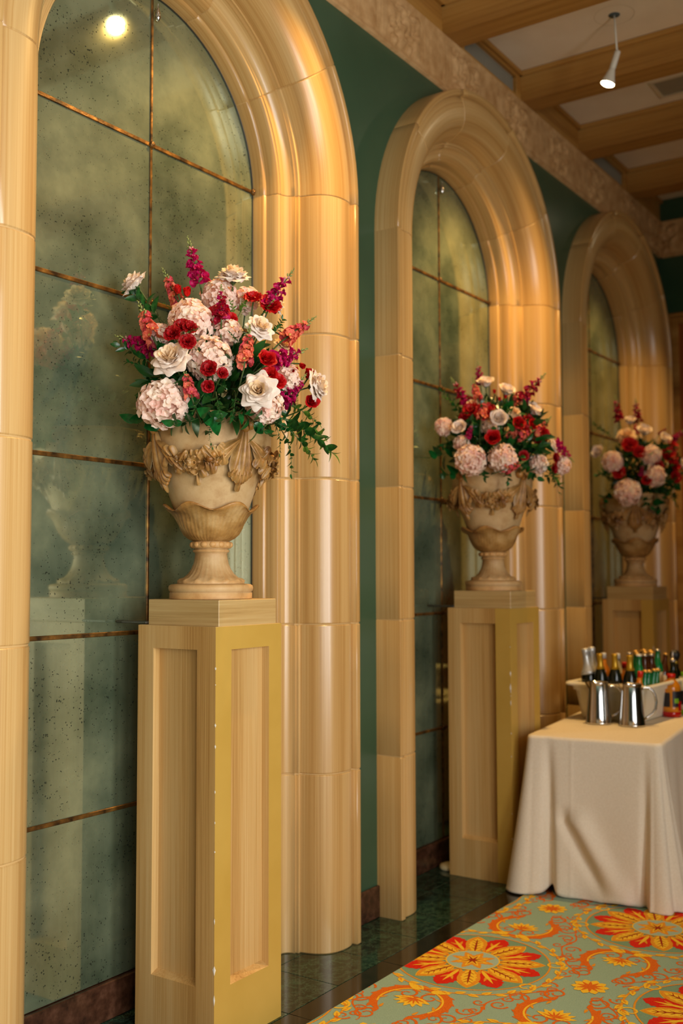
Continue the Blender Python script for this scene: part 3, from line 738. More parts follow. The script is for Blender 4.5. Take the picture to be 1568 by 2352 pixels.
def fan(c, pts, m, lv=0):
    V, F = CP[m]; n = len(V); z = zz(m, lv); V.append((c[0], c[1], z)); V += [(x_, y_, z) for x_, y_ in pts]
    k = len(pts); F += [(n, n + 1 + i, n + 1 + (i + 1) % k) for i in range(k)]
def strip(pts, wid, m, lv=0):
    V, F = CP[m]; n = len(V); z = zz(m, lv)
    for i, (x_, y_) in enumerate(pts):
        a = pts[max(i-1, 0)]; b_ = pts[min(i+1, len(pts)-1)]; dx, dy = b_[0]-a[0], b_[1]-a[1]; l = math.hypot(dx, dy) or 1
        w = wid[i] if hasattr(wid, '__len__') else wid
        V += [(x_ - dy/l*w, y_ + dx/l*w, z), (x_ + dy/l*w, y_ - dx/l*w, z)]
    F += [(n+2*i, n+2*i+1, n+2*i+3, n+2*i+2) for i in range(len(pts)-1)]
def leafpts(c, ang, l, w, n=12, tipx=.62, ser=0.0):
    P = []
    for i in range(n + 1):
        v = i / n; ww = w * math.sin(PI * v ** tipx) ** .8 * (1 + ser * (-1) ** i); P.append((v * l, ww))
    Q = P + [(a, -b_) for a, b_ in P[-2:0:-1]]; ca, sa = math.cos(ang), math.sin(ang)
    return [(c[0] + a*ca - b_*sa, c[1] + a*sa + b_*ca) for a, b_ in Q]
def leaf(c, ang, l, w, m, lv=0, ser=0.0, tipx=.62): 
    p = leafpts(c, ang, l, w, 12, tipx, ser); fan((c[0] + .5*l*math.cos(ang), c[1] + .5*l*math.sin(ang)), p, m, lv)
def circ(c, r, n=48, rx=1, ry=1): return [(c[0] + r*rx*math.cos(2*PI*k/n), c[1] + r*ry*math.sin(2*PI*k/n)) for k in range(n)]
def spiral(c, a0, turns, r0, r1, w0, w1, m, sgn=1, lv=0, n=22):
    pts = []; wd = []
    for i in range(n + 1):
        v = i / n; a = a0 + sgn * 2*PI*turns*v; r = r0 + (r1 - r0) * v; pts.append((c[0] + r*math.cos(a), c[1] + r*math.sin(a))); wd.append(w0 + (w1 - w0) * v)
    strip(pts, wd, m, lv)
    fan(pts[-1], circ(pts[-1], w1 * 1.5, 8), m, lv)
def medallion(c):
    fan(c, circ(c, .286), 0)
    ringp = circ(c, .291, 72); strip(ringp + ringp[:1], .0035, 2)
    for k in range(8):                                    # broad red leaves between the petals
        a = 2*PI*(k + .5)/8 + PI/8; d = (math.cos(a), math.sin(a))
        P = leafpts((c[0] + d[0]*.1, c[1] + d[1]*.1), a, .178, .043, 16, 1.6, .09); fan((c[0] + d[0]*.21, c[1] + d[1]*.21), P, 4, -2)
        leaf((c[0] + d[0]*.1, c[1] + d[1]*.1), a, .115, .022, 2, 0, .1); leaf((c[0] + d[0]*.11, c[1] + d[1]*.11), a, .13, .008, 3, 0)
        for s in (-1, 1): leaf((c[0] + d[0]*.17, c[1] + d[1]*.17), a + s*.55, .05, .006, 2, 1)
    for k in range(8):                                    # gold petals with rust veins
        a = 2*PI*k/8 + PI/8; d = (math.cos(a), math.sin(a)); o = (c[0] + d[0]*.085, c[1] + d[1]*.085)
        leaf(o, a, .19, .047, 3, -2, 0, 1.05); leaf((c[0] + d[0]*.088, c[1] + d[1]*.088), a, .183, .043, 2, 2, 0, 1.05); leaf((c[0] + d[0]*.095, c[1] + d[1]*.095), a, .158, .028, 3, 1, .12, 1.0)
        strip([(c[0] + d[0]*r, c[1] + d[1]*r) for r in (.1, .15, .2, .235)], [.003, .004, .003, .001], 5)
        for r in (.125, .155, .185, .21):
            for s in (-1, 1):
                e_ = (c[0] + d[0]*(r+.02) - s*d[1]*.018, c[1] + d[1]*(r+.02) + s*d[0]*.018); strip([(c[0]+d[0]*r, c[1]+d[1]*r), e_], [.0025, .0008], 5)
    fan(c, circ(c, .104, 40), 3, 2.5); fan(c, circ(c, .0985, 40), 6, 5.6)
    for k in range(8):
        a = 2*PI*k/8; leaf(c, a, .09, .02, 2, 5.2, .15); leaf(c, a, .066, .009, 3, 4.6); strip([c, (c[0] + .045*math.cos(a), c[1] + .045*math.sin(a))], [.006, .001], 5, 3.2)
    wp = circ(c, .333, 90); strip(wp + wp[:1], .0042, 2, -1)
    for k in range(44):                                   # leafy wreath
        a = 2*PI*k/44; s = 1 if k % 2 else -1; p = (c[0] + .333*math.cos(a), c[1] + .333*math.sin(a))
        leaf(p, a + PI/2 - s*.5, .045, .0115, 3, 0, .08); leaf(p, a + PI/2 - s*.5, .03, .004, 2, 2)
def rosette_small(c):
    for k in range(10):
        a = 2*PI*k/10; leaf(c, a, .068, .02, 3, 0, .12, 1.0)
    for k in range(10):
        a = 2*PI*(k+.5)/10; leaf(c, a, .05, .007, 1, 3.2)
    fan(c, circ(c, .012, 10), 1, 4)
def cartouche(c, sx):
    def T(x_, y_): return (c[0] + sx * x_, c[1] + y_)
    for sy in (-1, 1):
        pts = []; wd = []
        for i in range(25):                               # bold acanthus crescents
            v = i / 24; a = math.radians(200 - 175 * v); pts.append(T(.125*math.cos(a), sy*(.115*math.sin(a) + .01))); wd.append(.004 + .017*math.sin(PI*v)**.7)
        strip(pts, wd, 1); strip([(c[0] + (p[0]-c[0])*.9, c[1] + (p[1]-c[1])*.9) for p in pts[4:20]], .0035, 3, -1)
        for i in range(2, 24, 3):
            p = pts[i]; a = math.atan2(p[1]-c[1], p[0]-c[0]); leaf(p, a - sy*sx*.9, .042, .011, 1, 0)
            if i % 2: leaf(((p[0]+c[0]*.1)/1.1, (p[1]+c[1]*.1)/1.1), a + PI - .7*sx*sy, .036, .006, 2, 0)
        e_ = pts[-1]
        spiral(T(.165, sy*.075), math.radians(180 if sx > 0 else 0), 1.2, .045, .012, .0055, .003, 1, -sy*sx)
        spiral(T(-.06, sy*.045), math.radians(180 if sx > 0 else 0), 1.0, .038, .01, .005, .003, 1, sy*sx)
        spiral(T(.06, sy*.175), math.radians(-90*sy), 1.15, .04, .01, .005, .0025, 1, sx)
        spiral(T(-.035, sy*.2), math.radians(-90*sy), 1.1, .034, .01, .0045, .0025, 1, -sx)
        spiral(T(.16, sy*.19), math.radians(180 if sx > 0 else 0), 1.1, .042, .012, .005, .003, 3, sy*sx); spiral(T(.16, sy*.19), math.radians(180 if sx > 0 else 0), 1.1, .044, .014, .0025, .002, 1, sy*sx, 2)
        spiral(T(.225, sy*.13), math.radians(-90*sy), 1.1, .032, .008, .0045, .0025, 1, sx)
        S = [T(.03 + .2*v, sy*(.12 + .05*math.sin(v*5))) for v in [q/14 for q in range(15)]]; strip(S, [.005*(1-.6*q/14) for q in range(15)], 1, -1)
        for q, rr_, tn in ((.25, .028, 1), (.55, .026, -1), (.8, .022, 1)): spiral(T(.03 + .2*q, sy*(.12 + .05*math.sin(q*5)) + tn*rr_), math.radians(-90*tn), 1.1, rr_, .007, .0042, .0022, 1, tn)
        S = [T(-.1 + .3*v, sy*(.225 + .018*math.sin(v*9))) for v in [q/16 for q in range(17)]]; strip(S[:11], [.0045*(1-.07*q) for q in range(11)], 1, -1)
        for q, rr_, tn in ((.15, .024, 1), (.42, .022, -1)): spiral(T(-.1 + .3*q, sy*(.225 + .018*math.sin(q*9)) + tn*rr_), math.radians(-90*tn), 1.1, rr_, .006, .004, .002, 1, -tn)
        leaf(T(-.11, sy*.02), math.radians(0 if sx > 0 else 180) + sy*sx*2.0, .075, .018, 3, 0, .1)
    for k in range(7):
        a = math.radians(-75 + 25*k) + (0 if sx > 0 else PI); leaf(T(-.03, 0), a, .075, .015, 3, 0, .1); leaf(T(-.03, 0), a, .05, .004, 1, 3.2)
    leaf(T(-.05, 0), 0 if sx > 0 else PI, .04, .02, 1, 1)
MX, MY, PX, PY = 3.712, 1.928, 1.52, 0.936
for i in range(-3, 7):
    for j in range(-8, 2):
        c = (MX + i * PX / 2, MY + j * PY / 2)
        if c[0] < 1.6 or c[0] > 8.4 or c[1] > 2.5 or c[1] < -1.6: continue
        if (i + j) % 2 == 0:
            medallion(c); cartouche((c[0] + .47, c[1]), 1); cartouche((c[0] - .47, c[1]), -1)
        else: rosette_small(c)
NAMES = ('ground_discs', 'orange_scrollwork', 'gold_petals', 'yellow_leaves', 'red_leaves', 'rust_veins', 'pale_hearts')
for m in range(7):
    V, F = CP[m]; bm = bmesh.new(); vs = [bm.verts.new(v) for v in V]
    for f in F:
        try: bm.faces.new([vs[i] for i in f])
        except ValueError: pass
    bmesh.ops.bisect_plane(bm, geom=bm.verts[:] + bm.edges[:] + bm.faces[:], plane_co=(0, YB0 - .002, 0), plane_no=(0, 1, 0), clear_outer=True)
    bm.normal_update()
    for f in bm.faces:
        if f.normal.z < 0: f.normal_flip()
    me = bpy.data.meshes.new(NAMES[m]); bm.to_mesh(me); bm.free(); me.materials.append(CM[m]); o = link(NAMES[m], me, carpet); o['kind'] = 'stuff'
# small pale puck on the tiles beside the second pedestal
mb = MB(); mb.lathe([(0, 0), (.05, 0), (.055, .008), (.05, .022), (.03, .03), (0, .031)], 20, cap=False)
o = mb.build('door_stop', plain('cream_rubber', rgb(220, 205, 160), 0.6)); o.location = (4.80, 2.615, 0); tag(o, 'small pale domed stop on the dark tiles behind the second pedestal', 'door stop')

# ------------------------------------------------------------------ bar table, its cloth and what stands on it
TZ = 0.715; TA = math.radians(7.0); TO = Vector((4.685, 2.135, 0))    # table: near-left corner; u runs along the wall, v toward the room
TU = Vector((math.cos(TA), math.sin(TA), 0)); TV = Vector((math.sin(TA), -math.cos(TA), 0)); TLN, TWD = 1.55, 0.615
def tp(u, v, z=0.0): return TO + TU * u + TV * v + Vector((0, 0, z))
t = thing('folding_table', 'folding table hidden under the cream cloth, bar bottles on top', 'table', tp(TLN/2, TWD/2), TA)
mb = MB(); mb.bbox(-TLN/2 + .01, TLN/2 - .01, -TWD/2 + .01, TWD/2 - .01, TZ - .04, TZ - .006, .006); mb.build('tabletop', plain('table_grey', rgb(150, 145, 135), .6), t, smooth=False)
for sx in (-1, 1):
    for sy in (-1, 1):
        mb = MB(); mb.tube([(sx*(TLN/2 - .18), sy*(TWD/2 - .08), TZ - .04), (sx*(TLN/2 - .16), sy*(TWD/2 - .07), 0.002)], .014, 8); mb.build('leg', M_LEAD, t)
def cloth():
    rc = .03; V = []; F = []
    # perimeter samples: (u, v, outward normal, key) ; starts on the wall side, goes round the near end and along the room side
    per = []
    def seg(a, b_, n, nrm, side):
        for i in range(n): q = i / n; per.append((a[0] + (b_[0]-a[0])*q, a[1] + (b_[1]-a[1])*q, nrm, side, q))
    def arc(cx_, cy_, a0, n, side):
        for i in range(n): q = i / n; a = math.radians(a0 + 90*q); per.append((cx_ + rc*math.cos(a), cy_ + rc*math.sin(a), (math.cos(a), math.sin(a)), side, q))
    seg((TLN - rc, 0), (rc, 0), 60, (0, -1), 'W'); 
    for i in range(14): q = i/14; a = math.radians(-90 - 90*q); per.append((rc + rc*math.cos(a), rc + rc*math.sin(a), (math.cos(a), math.sin(a)), 'C1', q))
    seg((0, rc), (0, TWD - rc), 80, (-1, 0), 'N')
    for i in range(14): q = i/14; a = math.radians(180 - 90*q); per.append((rc + rc*math.cos(a), TWD - rc + rc*math.sin(a), (math.cos(a), math.sin(a)), 'C2', q))
    seg((rc, TWD), (TLN - rc, TWD), 70, (0, 1), 'S')
    for i in range(8): q = i/8; a = math.radians(90 - 90*q); per.append((TLN - rc + rc*math.cos(a), TWD - rc + rc*math.sin(a), (math.cos(a), math.sin(a)), 'C3', q))
    seg((TLN, TWD - rc), (TLN, rc), 30, (1, 0), 'F')
    for i in range(8): q = i/8; a = math.radians(0 - 90*q); per.append((TLN - rc + rc*math.cos(a), rc + rc*math.sin(a), (math.cos(a), math.sin(a)), 'C4', q))
    n = len(per); rows = 46
    def g(x_, m, s): return math.exp(-((x_ - m)/s)**2)
    def off(side, q, t_):
        tt = t_ ** 1.15
        if side == 'W': return .004 + tt * (.03 + .012*math.sin(q*30) + .0*q + .05 * g(q, 1, .05))
        if side == 'C1': return .004 + tt * (.045 + .075 * math.sin(PI * (.15 + .7*q)))
        if side == 'N':
            b_ = .055 * tt + .012 * math.sin(q * 8.5 + .4) * tt
            b_ += .022 * tt * g(q, .0, .06)                                       # flank of the left corner cone
            b_ -= .062 * t_ ** .8 * g(q, .13 + .02 * t_, .042)                    # deep valley beside it
            ql = .30 + .30 * max(0, t_ - .52) / .4                                # diagonal buckle that sweeps down to the right
            w = max(0.0, min(1.0, (t_ - .42) / .12)) * max(0.0, min(1.0, (1.0 - t_) / .25))
            b_ += .034 * w * g(q, ql + .10, .09) - .030 * w * g(q, ql - .035, .05)
            b_ += .02 * max(0, t_ - .78) / .22 * g(q, .64, .16) - .02 * max(0, t_ - .8) / .2 * g(q, .86, .05)
            b_ -= .035 * t_ ** 1.2 * g(q, .93, .03); b_ += .05 * tt * g(q, 1.0, .045)
            b_ += .003 * max(0, 1 - abs(q - .33) / .012)                          # ironed crease
            return .004 + b_
        if side == 'C2': return .004 + tt * (.06 + .07 * math.sin(PI * (.2 + .7*q)) - .045 * g(q, .52, .12))
        if side == 'S': return .004 + tt * (.05 + .05 * g(q, 0, .06) - .04 * g(q, .07, .03) + .016*math.sin(q*24) + .012*math.sin(q*41 + 1))
        return .004 + tt * .05
    for r in range(rows + 1):
        t_ = r / rows
        for (u, v, nr, side, q) in per:
            o = off(side, q, t_) if r else 0.0
            zt = TZ * (1 - t_) + .006 * (1 - t_)
            if r == 0: zt = TZ + .004
            lift = 0.0
            if side == 'N': lift = .016 * t_**6 * (.5 + .5*math.sin(q*11)) + .03 * t_**8 * g(q, .16, .04)
            if side == 'S': lift = .012 * t_**6 * (.5 + .5*math.sin(q*26))
            V.append(tp(u + nr[0]*o, v + nr[1]*o, max(zt + lift, .008)))
    for r in range(rows):
        for k in range(n): k2 = (k+1) % n; F.append((r*n+k, r*n+k2, (r+1)*n+k2, (r+1)*n+k))
    b0 = len(V)
    for k in range(n):
        u, v, nr, *_ = per[k]; V.append(tp(u - nr[0]*.012, v - nr[1]*.012, TZ + .006))
    for k in range(n): k2 = (k+1) % n; F.append((b0+k, b0+k2, k2, k))
    F.append(tuple(b0 + k for k in range(n)))
    bm = bmesh.new(); vs = [bm.verts.new(p) for p in V]; [bm.faces.new([vs[i] for i in f]) for f in F]
    bmesh.ops.recalc_face_normals(bm, faces=bm.faces[:]); me = bpy.data.meshes.new('tablecloth'); bm.to_mesh(me); bm.free()
    me.materials.append(M_CLOTH); me.polygons.foreach_set('use_smooth', [True]*len(me.polygons)); o = link('tablecloth', me)
    md = o.modifiers.new('thickness', 'SOLIDIFY'); md.thickness = .0016; md.offset = -1
    return tag(o, 'floor-length cream linen cloth draped over the bar table, with soft folds', 'tablecloth')
cloth()
TT = TZ + .0065

M_TUB = mottled('milky_plastic', [(0.3, rgb(230, 225, 206)), (0.7, rgb(238, 233, 216))], 4, 0.4)
_b = M_TUB.node_tree.nodes['Principled BSDF']; _b.inputs['Subsurface Weight'].default_value = .15; _b.inputs['Subsurface Radius'].default_value = (.03, .025, .015)
BXO = Vector((5.305, 2.205, 0))                               # tub: near-left corner of the rim
BA = math.radians(-2); BU = Vector((math.cos(BA), math.sin(BA), 0)); BV = Vector((math.sin(BA), -math.cos(BA), 0)); BL, BW, BH = .62, .45, .2
def rrect(x0, x1, y0, y1, r, n=6):
    P = []
    for cx_, cy_, a0 in ((x1-r, y1-r, 0), (x0+r, y1-r, 90), (x0+r, y0+r, 180), (x1-r, y0+r, 270)):
        for i in range(n + 1): a = math.radians(a0 + 90*i/n); P.append((cx_ + r*math.cos(a), cy_ + r*math.sin(a)))
    return P
t = thing('bottle_tub', 'white plastic tub packed with bottles, at the far end of the cloth-covered table', 'tub', (*(BXO + BU*BL/2 + BV*BW/2).xy, TT), BA)
mb = MB(); prof = [(.075, 0), (.064, .003), (.058, .012), (.036, .15), (.026, .152), (.024, .172), (.0, .176), (-.004, .184), (0, .193), (.006, .195), (.024, .190), (.03, .17), (.04, .15), (.066, .02), (.09, .015)]
rings = [[(x_, y_, z) for x_, y_ in rrect(-BL/2 + i_, BL/2 - i_, -BW/2 + i_, BW/2 - i_, .045)] for i_, z in prof]; n = len(rings[0])
V = [p for r in rings for p in r]; F = [(i*n+k, i*n+(k+1) % n, (i+1)*n+(k+1) % n, (i+1)*n+k) for i in range(len(rings)-1) for k in range(n)]
F += [tuple(range(n))[::-1], tuple((len(rings)-1)*n + k for k in range(n))]; mb.add(V, F); mb.build('tub_body', M_TUB, t, auto=50)
def bp_(a, b_, z=0.0): return BXO + BU*a + BV*b_ + Vector((0, 0, TT + z))

def pitcher(x_, y_, rot, label):
    t = thing('steel_pitcher', label, 'pitcher', (x_, y_, TT), rot, group='steel water pitchers')
    mb = MB(); mb.lathe([(.001, .001), (.062, .0), (.0665, .003), (.0665, .009), (.0645, .012), (.061, .05), (.054, .13), (.0505, .19), (.0515, .203), (.053, .208), (.0515, .209), (.049, .203), (.048, .19), (.051, .13), (.001, .06)], 40, cap=False)
    mb.build('body', M_STEEL, t)
    mb = MB(); V = []; F = []
    for i in range(5):
        for j in range(7):
            a = math.radians(180 - 28 + 56*j/6); q = i / 4; r = .0505 + .019 * q * math.cos(math.radians(90*(j-3)/3.3)); V.append((r*math.cos(a), r*math.sin(a), .172 + .038*q))
    for i in range(4):
        for j in range(6): F.append((i*7+j, i*7+j+1, (i+1)*7+j+1, (i+1)*7+j))
    mb.add(V, F); mb.build('spout', M_STEEL, t)
    mb = MB(); P = [(.049, .18), (.064, .19), (.084, .19), (.103, .175), (.116, .15), (.121, .115), (.117, .085), (.104, .064), (.082, .047), (.06, .034)]
    V = []; n = len(P)
    for i, (x_, z_) in enumerate(P):
        a = Vector(P[max(i-1, 0)]); b_ = Vector(P[min(i+1, n-1)]); tg = (b_ - a).normalized(); nn = Vector((-tg.y, tg.x))
        for w, h_ in ((-.0095, 0), (-.006, .006), (.006, .006), (.0095, 0), (.006, -.004), (-.006, -.004)): V.append((x_ + nn.x*h_, w, z_ + nn.y*h_))
    F = [(i*6+k, i*6+(k+1) % 6, (i+1)*6+(k+1) % 6, (i+1)*6+k) for i in range(n-1) for k in range(6)] + [(0, 1, 2, 3, 4, 5), tuple((n-1)*6 + k for k in (5, 4, 3, 2, 1, 0))]
    mb.add(V, F); mb.build('handle', M_STEEL, t)
hr = math.atan2(R0.y, R0.x)
pitcher(5.236, 1.99, hr - .1, 'polished steel pitcher before the white tub, nearer the tall pedestal')
pitcher(5.245, 1.822, hr - .05, 'polished steel pitcher before the corner of the white tub, next to the red juice')

def glassmat(name, c, rough=.08, tr=.75):
    m = plain(name, c, rough); m.node_tree.nodes['Principled BSDF'].inputs['Transmission Weight'].default_value = tr; return m
B_DARK = plain('dark_green_glass', rgb(20, 26, 16), .08); B_GRN = plain('bright_green_glass', rgb(10, 118, 62), .1); B_BRN = plain('brown_glass', rgb(74, 36, 12), .08)
B_AMB = plain('amber_drink', rgb(214, 128, 32), .12); B_CLR = glassmat('clear_glass', rgb(226, 226, 216), .05, .85); B_SIL = mottled('silver_foil', [(.35, rgb(186, 188, 188)), (.65, rgb(214, 216, 216))], 160, .36, metal=.5)
B_GOLD = plain('gold_foil', rgb(196, 152, 36), .35, .5); B_CAPW = plain('white_cap', rgb(224, 220, 210), .4); B_CAPG = plain('gold_crown_cap', rgb(214, 168, 88), .35, .6); B_CAPS = plain('silver_crown_cap', rgb(196, 190, 184), .3, .8)
B_RED = plain('red_cap', rgb(206, 20, 10), .35); B_BLK = plain('black_label', rgb(26, 24, 26), .45); B_JUICE = plain('amber_juice', rgb(206, 128, 24), .15); B_JRED = plain('red_juice_base', rgb(176, 12, 16), .15)
B_LIME = plain('lime_green', rgb(120, 176, 34), .35); B_PALE = plain('pale_drink', rgb(214, 208, 170), .12); B_LABW = plain('cream_label', rgb(222, 210, 180), .6); B_BLUE = plain('violet_crown_cap', rgb(92, 84, 128), .4); B_LABB = plain('blue_label', rgb(60, 84, 130), .6)
_bm = {}
def bmesh_for(kind):
    """(part name, mesh) list of a bottle kind; meshes shared by its copies"""
    if kind in _bm: return _bm[kind]
    parts = []
    def P(name, prof, m, n=20):
        mb = MB(); mb.lathe(prof, n, cap=True); parts.append((name, mb.mesh(name, m)))
    if kind in ('sparkling', 'wine'):
        g_ = B_DARK; f = B_SIL if kind == 'sparkling' else B_GOLD; rb = .042 if kind == 'sparkling' else .037
        P('glass_body', [(.03, 0), (rb, .004), (rb, .165), (rb*.9, .19), (.022, .225), (.0155, .245), (.0145, .285)], g_)
        if kind == 'sparkling': P('foil_neck', [(.0405, .184), (.036, .198), (.0265, .218), (.02, .24), (.0172, .27), (.017, .292), (.0188, .295), (.0188, .314), (.015, .319), (.001, .32)], f)
        else: P('foil_neck', [(.0235, .225), (.0165, .243), (.0155, .29), (.0165, .292), (.0165, .302), (.0145, .304), (.001, .304)], f)
        P('label', [(rb + .0004, .06), (rb + .0008, .061), (rb + .0008, .135), (rb + .0004, .136)], B_LABW)
    elif kind.startswith('beer'):
        g_ = {'g': B_GRN, 'b': B_BRN, 'c': B_CLR}[kind[5]]; c_ = {'g': B_CAPG, 's': B_CAPS, 'v': B_BLUE, 'w': B_CAPW}[kind[6]]
        P('glass_body', [(.026, 0), (.03, .004), (.03, .115), (.027, .135), (.0165, .165), (.0125, .19), (.0125, .216)], g_, 14)
        P('crown_cap', [(.0155, .212), (.0155, .2165), (.0125, .2225), (.001, .224)], c_, 14)
        P('label', [(.0304, .04), (.0307, .041), (.0307, .1), (.0304, .101)], B_LABW, 14)
    elif kind == 'can':
        P('can_body', [(.024, 0), (.033, .006), (.033, .11), (.0265, .12)], B_SIL, 16); P('can_lid', [(.0275, .119), (.0275, .122), (.0245, .1225), (.023, .119), (.001, .119)], B_CAPS, 16)
    elif kind in ('spirit_r', 'spirit_w', 'spirit_b'):
        P('glass_body', [(.028, 0), (.033, .004), (.033, .12), (.028, .15), (.014, .18), (.0125, .215)], {'r': B_AMB, 'w': B_CLR, 'b': B_AMB}[kind[-1]], 16)
        P('screw_cap', [(.0145, .205), (.0145, .232), (.013, .234), (.001, .234)], {'r': B_RED, 'w': B_CAPW, 'b': B_CAPW}[kind[-1]], 16)
        P('label', [(.0334, .04), (.0337, .041), (.0337, .11), (.0334, .111)], {'r': B_LABW, 'w': B_LABB, 'b': B_LABB}[kind[-1]], 16)
    elif kind.startswith('pour'):
        g_ = {'d': B_DARK, 'c': B_CLR, 'b': B_BRN}[kind[4]]
        P('glass_body', [(.034, 0), (.038, .005), (.038, .175), (.033, .2), (.017, .228), (.0145, .245), (.0145, .28)], g_)
        P('pourer', [(.0165, .278), (.0165, .29), (.011, .295), (.006, .30), (.0045, .325), (.0035, .34), (.001, .341)], B_CAPS, 12)
        P('label', [(.0385, .05), (.0389, .051), (.0389, .15), (.0385, .151)], B_BLK if kind[4] != 'c' else B_LABW)
    elif kind.startswith('juice'):
        red = kind == 'juice_r'
        P('bottle_body', [(.044, .028), (.0495, .03), (.0495, .05), (.047, .06), (.047, .125), (.0495, .135), (.05, .15), (.046, .168), (.033, .186), (.021, .198), (.0205, .21)], B_JUICE if red else B_PALE, 24)
        P('base_cup', [(.04, 0), (.047, .004), (.05, .014), (.05, .026), (.046, .032)], B_JRED if red else B_LIME, 24)
        P('screw_cap', [(.0225, .205), (.0225, .222), (.02, .226), (.001, .226)], B_RED if red else B_LIME, 20)
        for nm, a0, a1, z0, z1, m in (('black_label', -1.9, -.15, .055, .130, B_BLK), ('black_label', .12, 1.9, .055, .138, B_BLK), ('fruit_picture', .3, .8, .076, .1, B_LIME if True else None), ('red_panel', .75, 1.7, .034, .085, B_JRED if red else B_LIME)):
            mb = MB(); V = []; k = 10; r_ = .0502 + (.0006 if nm != 'black_label' else 0)
            for i in range(k + 1):
                a = a0 + (a1 - a0)*i/k; V += [(r_*math.cos(a), r_*math.sin(a), z0), (r_*math.cos(a), r_*math.sin(a), z1)]
            mb.add(V, [(2*i, 2*i+2, 2*i+3, 2*i+1) for i in range(k)]); parts.append((nm, mb.mesh(nm, m)))
    elif kind == 'stopper':
        P('glass_body', [(.034, 0), (.039, .005), (.039, .19), (.03, .215), (.018, .24), (.016, .285)], B_DARK); P('round_stopper', [(.016, .284), (.022, .289), (.027, .302), (.027, .318), (.02, .332), (.001, .338)], B_BLK)
        P('collar', [(.0172, .262), (.0178, .263), (.0178, .276), (.0172, .277)], B_GOLD)
    _bm[kind] = parts; return parts
BN = {'sparkling': 'sparkling_wine_bottle', 'wine': 'wine_bottle', 'can': 'drink_can', 'stopper': 'stoppered_bottle'}
def bottle(kind, loc, label, group=None, rz=0.0, tilt=None):
    nm = BN.get(kind) or ('beer_bottle' if kind.startswith('beer') else 'spirit_bottle' if kind.startswith('spirit') else 'liquor_bottle' if kind.startswith('pour') else 'juice_bottle')
    t = thing(nm, label, 'can' if kind == 'can' else 'bottle', loc, rz, group)
    if tilt: t.rotation_mode = 'QUATERNION'; t.rotation_quaternion = tilt @ Matrix.Rotation(rz, 3, 'Z').to_quaternion()
    for pn, me in bmesh_for(kind): link(pn, me, t)
    return t
TC = BXO + BU*(BL/2) + BV*(BW/2)
def tubbed(kind, px, X, lift, label, group=None, rz=0.0):
    """a bottle leaning in the tub; px, X say where its top stands"""
    d = R0*((px - CX)/FPX) - U0*((1530 - CY)/FPX) + F0; top = Vector((X, d.y/d.x*X, 0)); q = top - TC; a, b_ = q.dot(BU), q.dot(BV)
    h = .3 if kind in ('sparkling', 'wine') else .225; lim = lambda v, m: max(-m, min(m, v)); base = TC + BU*lim(a*.96, BL/2 - .118) + BV*lim(b_*.96, BW/2 - .108)
    base.z = TT + .0165 + lift; top.z = base.z + h; ax = (top - base).normalized()
    return bottle(kind, base, label, group, rz, ax.to_track_quat('Z', 'Y'))
tubbed('sparkling', 1344, 5.43, .03, 'silver-foiled sparkling bottle at the near left corner of the tub, the shorter-looking one')
tubbed('sparkling', 1358.5, 5.46, .035, 'silver-foiled sparkling bottle in the tub, right beside the one in its corner')
tubbed('wine', 1377, 5.40, .02, 'gold-necked dark wine bottle nearest the silver-foiled pair in the tub')
tubbed('wine', 1411, 5.40, .022, 'gold-necked dark wine bottle in the tub, the middle one of three')
tubbed('wine', 1446, 5.41, .018, 'gold-necked dark wine bottle in the tub, farthest from the silver-foiled pair')
tubbed('spirit_b', 1386, 5.53, .085, 'white-capped amber bottle in the tub behind the first gold neck')
tubbed('spirit_w', 1418, 5.53, .085, 'white-capped clear bottle in the tub behind the middle gold neck')
tubbed('spirit_r', 1434, 5.47, .045, 'red-capped amber bottle in the tub between two gold necks')
tubbed('spirit_r', 1470, 5.40, .01, 'red-capped amber bottle by the tub rim, past the last gold neck')
r = random.Random(12); kinds = ['beer_gg', 'beer_gs', 'beer_bg', 'beer_bs', 'beer_cs', 'beer_gw', 'beer_bg', 'beer_bs']
PL = {'beer_gg': 'green beer bottle with gold cap', 'beer_gs': 'green beer bottle with silver cap', 'beer_bg': 'brown beer bottle with gold cap', 'beer_bs': 'brown beer bottle with silver cap', 'beer_cs': 'clear beer bottle with silver cap', 'beer_gw': 'green beer bottle with white cap', 'beer_gv': 'beer bottle with violet cap'}
for px, X in ((1456, 5.50), (1482, 5.49), (1491, 5.52), (1503, 5.60), (1511, 5.64)): tubbed('beer_gg', px, X, .02, 'short green beer bottle with gold cap, along the room-side wall of the tub', 'low green beer bottles along the tub wall', r.uniform(0, 6))
for i in range(7):
    for j in range(5):
        X = 5.50 + .056*i; px = 1432 + 17.5*j + 7.5*i + (6 if i % 2 else 0)
        d = R0*((px - CX)/FPX) - U0*((1530 - CY)/FPX) + F0; y_ = d.y/d.x*X; b_ = (Vector((X, y_, 0)) - BXO).dot(BV)
        if b_ > .36 or b_ < .05 or (X < 5.54 and px < 1452): continue
        k = 'beer_gv' if (i, j) == (5, 3) else r.choice(kinds)
        tubbed(k, px, X, .088 + r.uniform(0, .022), PL[k] + ' packed in the white tub', PL[k] + 's packed in the tub', r.uniform(0, 6))
hb = math.atan2(-R0.x, R0.y)                      # angle that faces the camera side
fa = lambda p: math.atan2(-p.y, -p.x)
for kind, px, py, z, lab in (('juice_r', 1547, 1648, 0, 'red-capped juice bottle with black labels, beside the tub'), ('juice_g', 1579, 1642, 0, 'lime-capped juice bottle cut by the right picture edge, beside the red-capped one')):
    d = R0 * ((px - CX)/FPX) - U0 * ((py - CY)/FPX) + F0; p = CAM + d * ((TT - HC)/d.z); p += Vector((.03, .02, 0)); p.z = TT
    bottle(kind, p, lab, rz=fa(p))
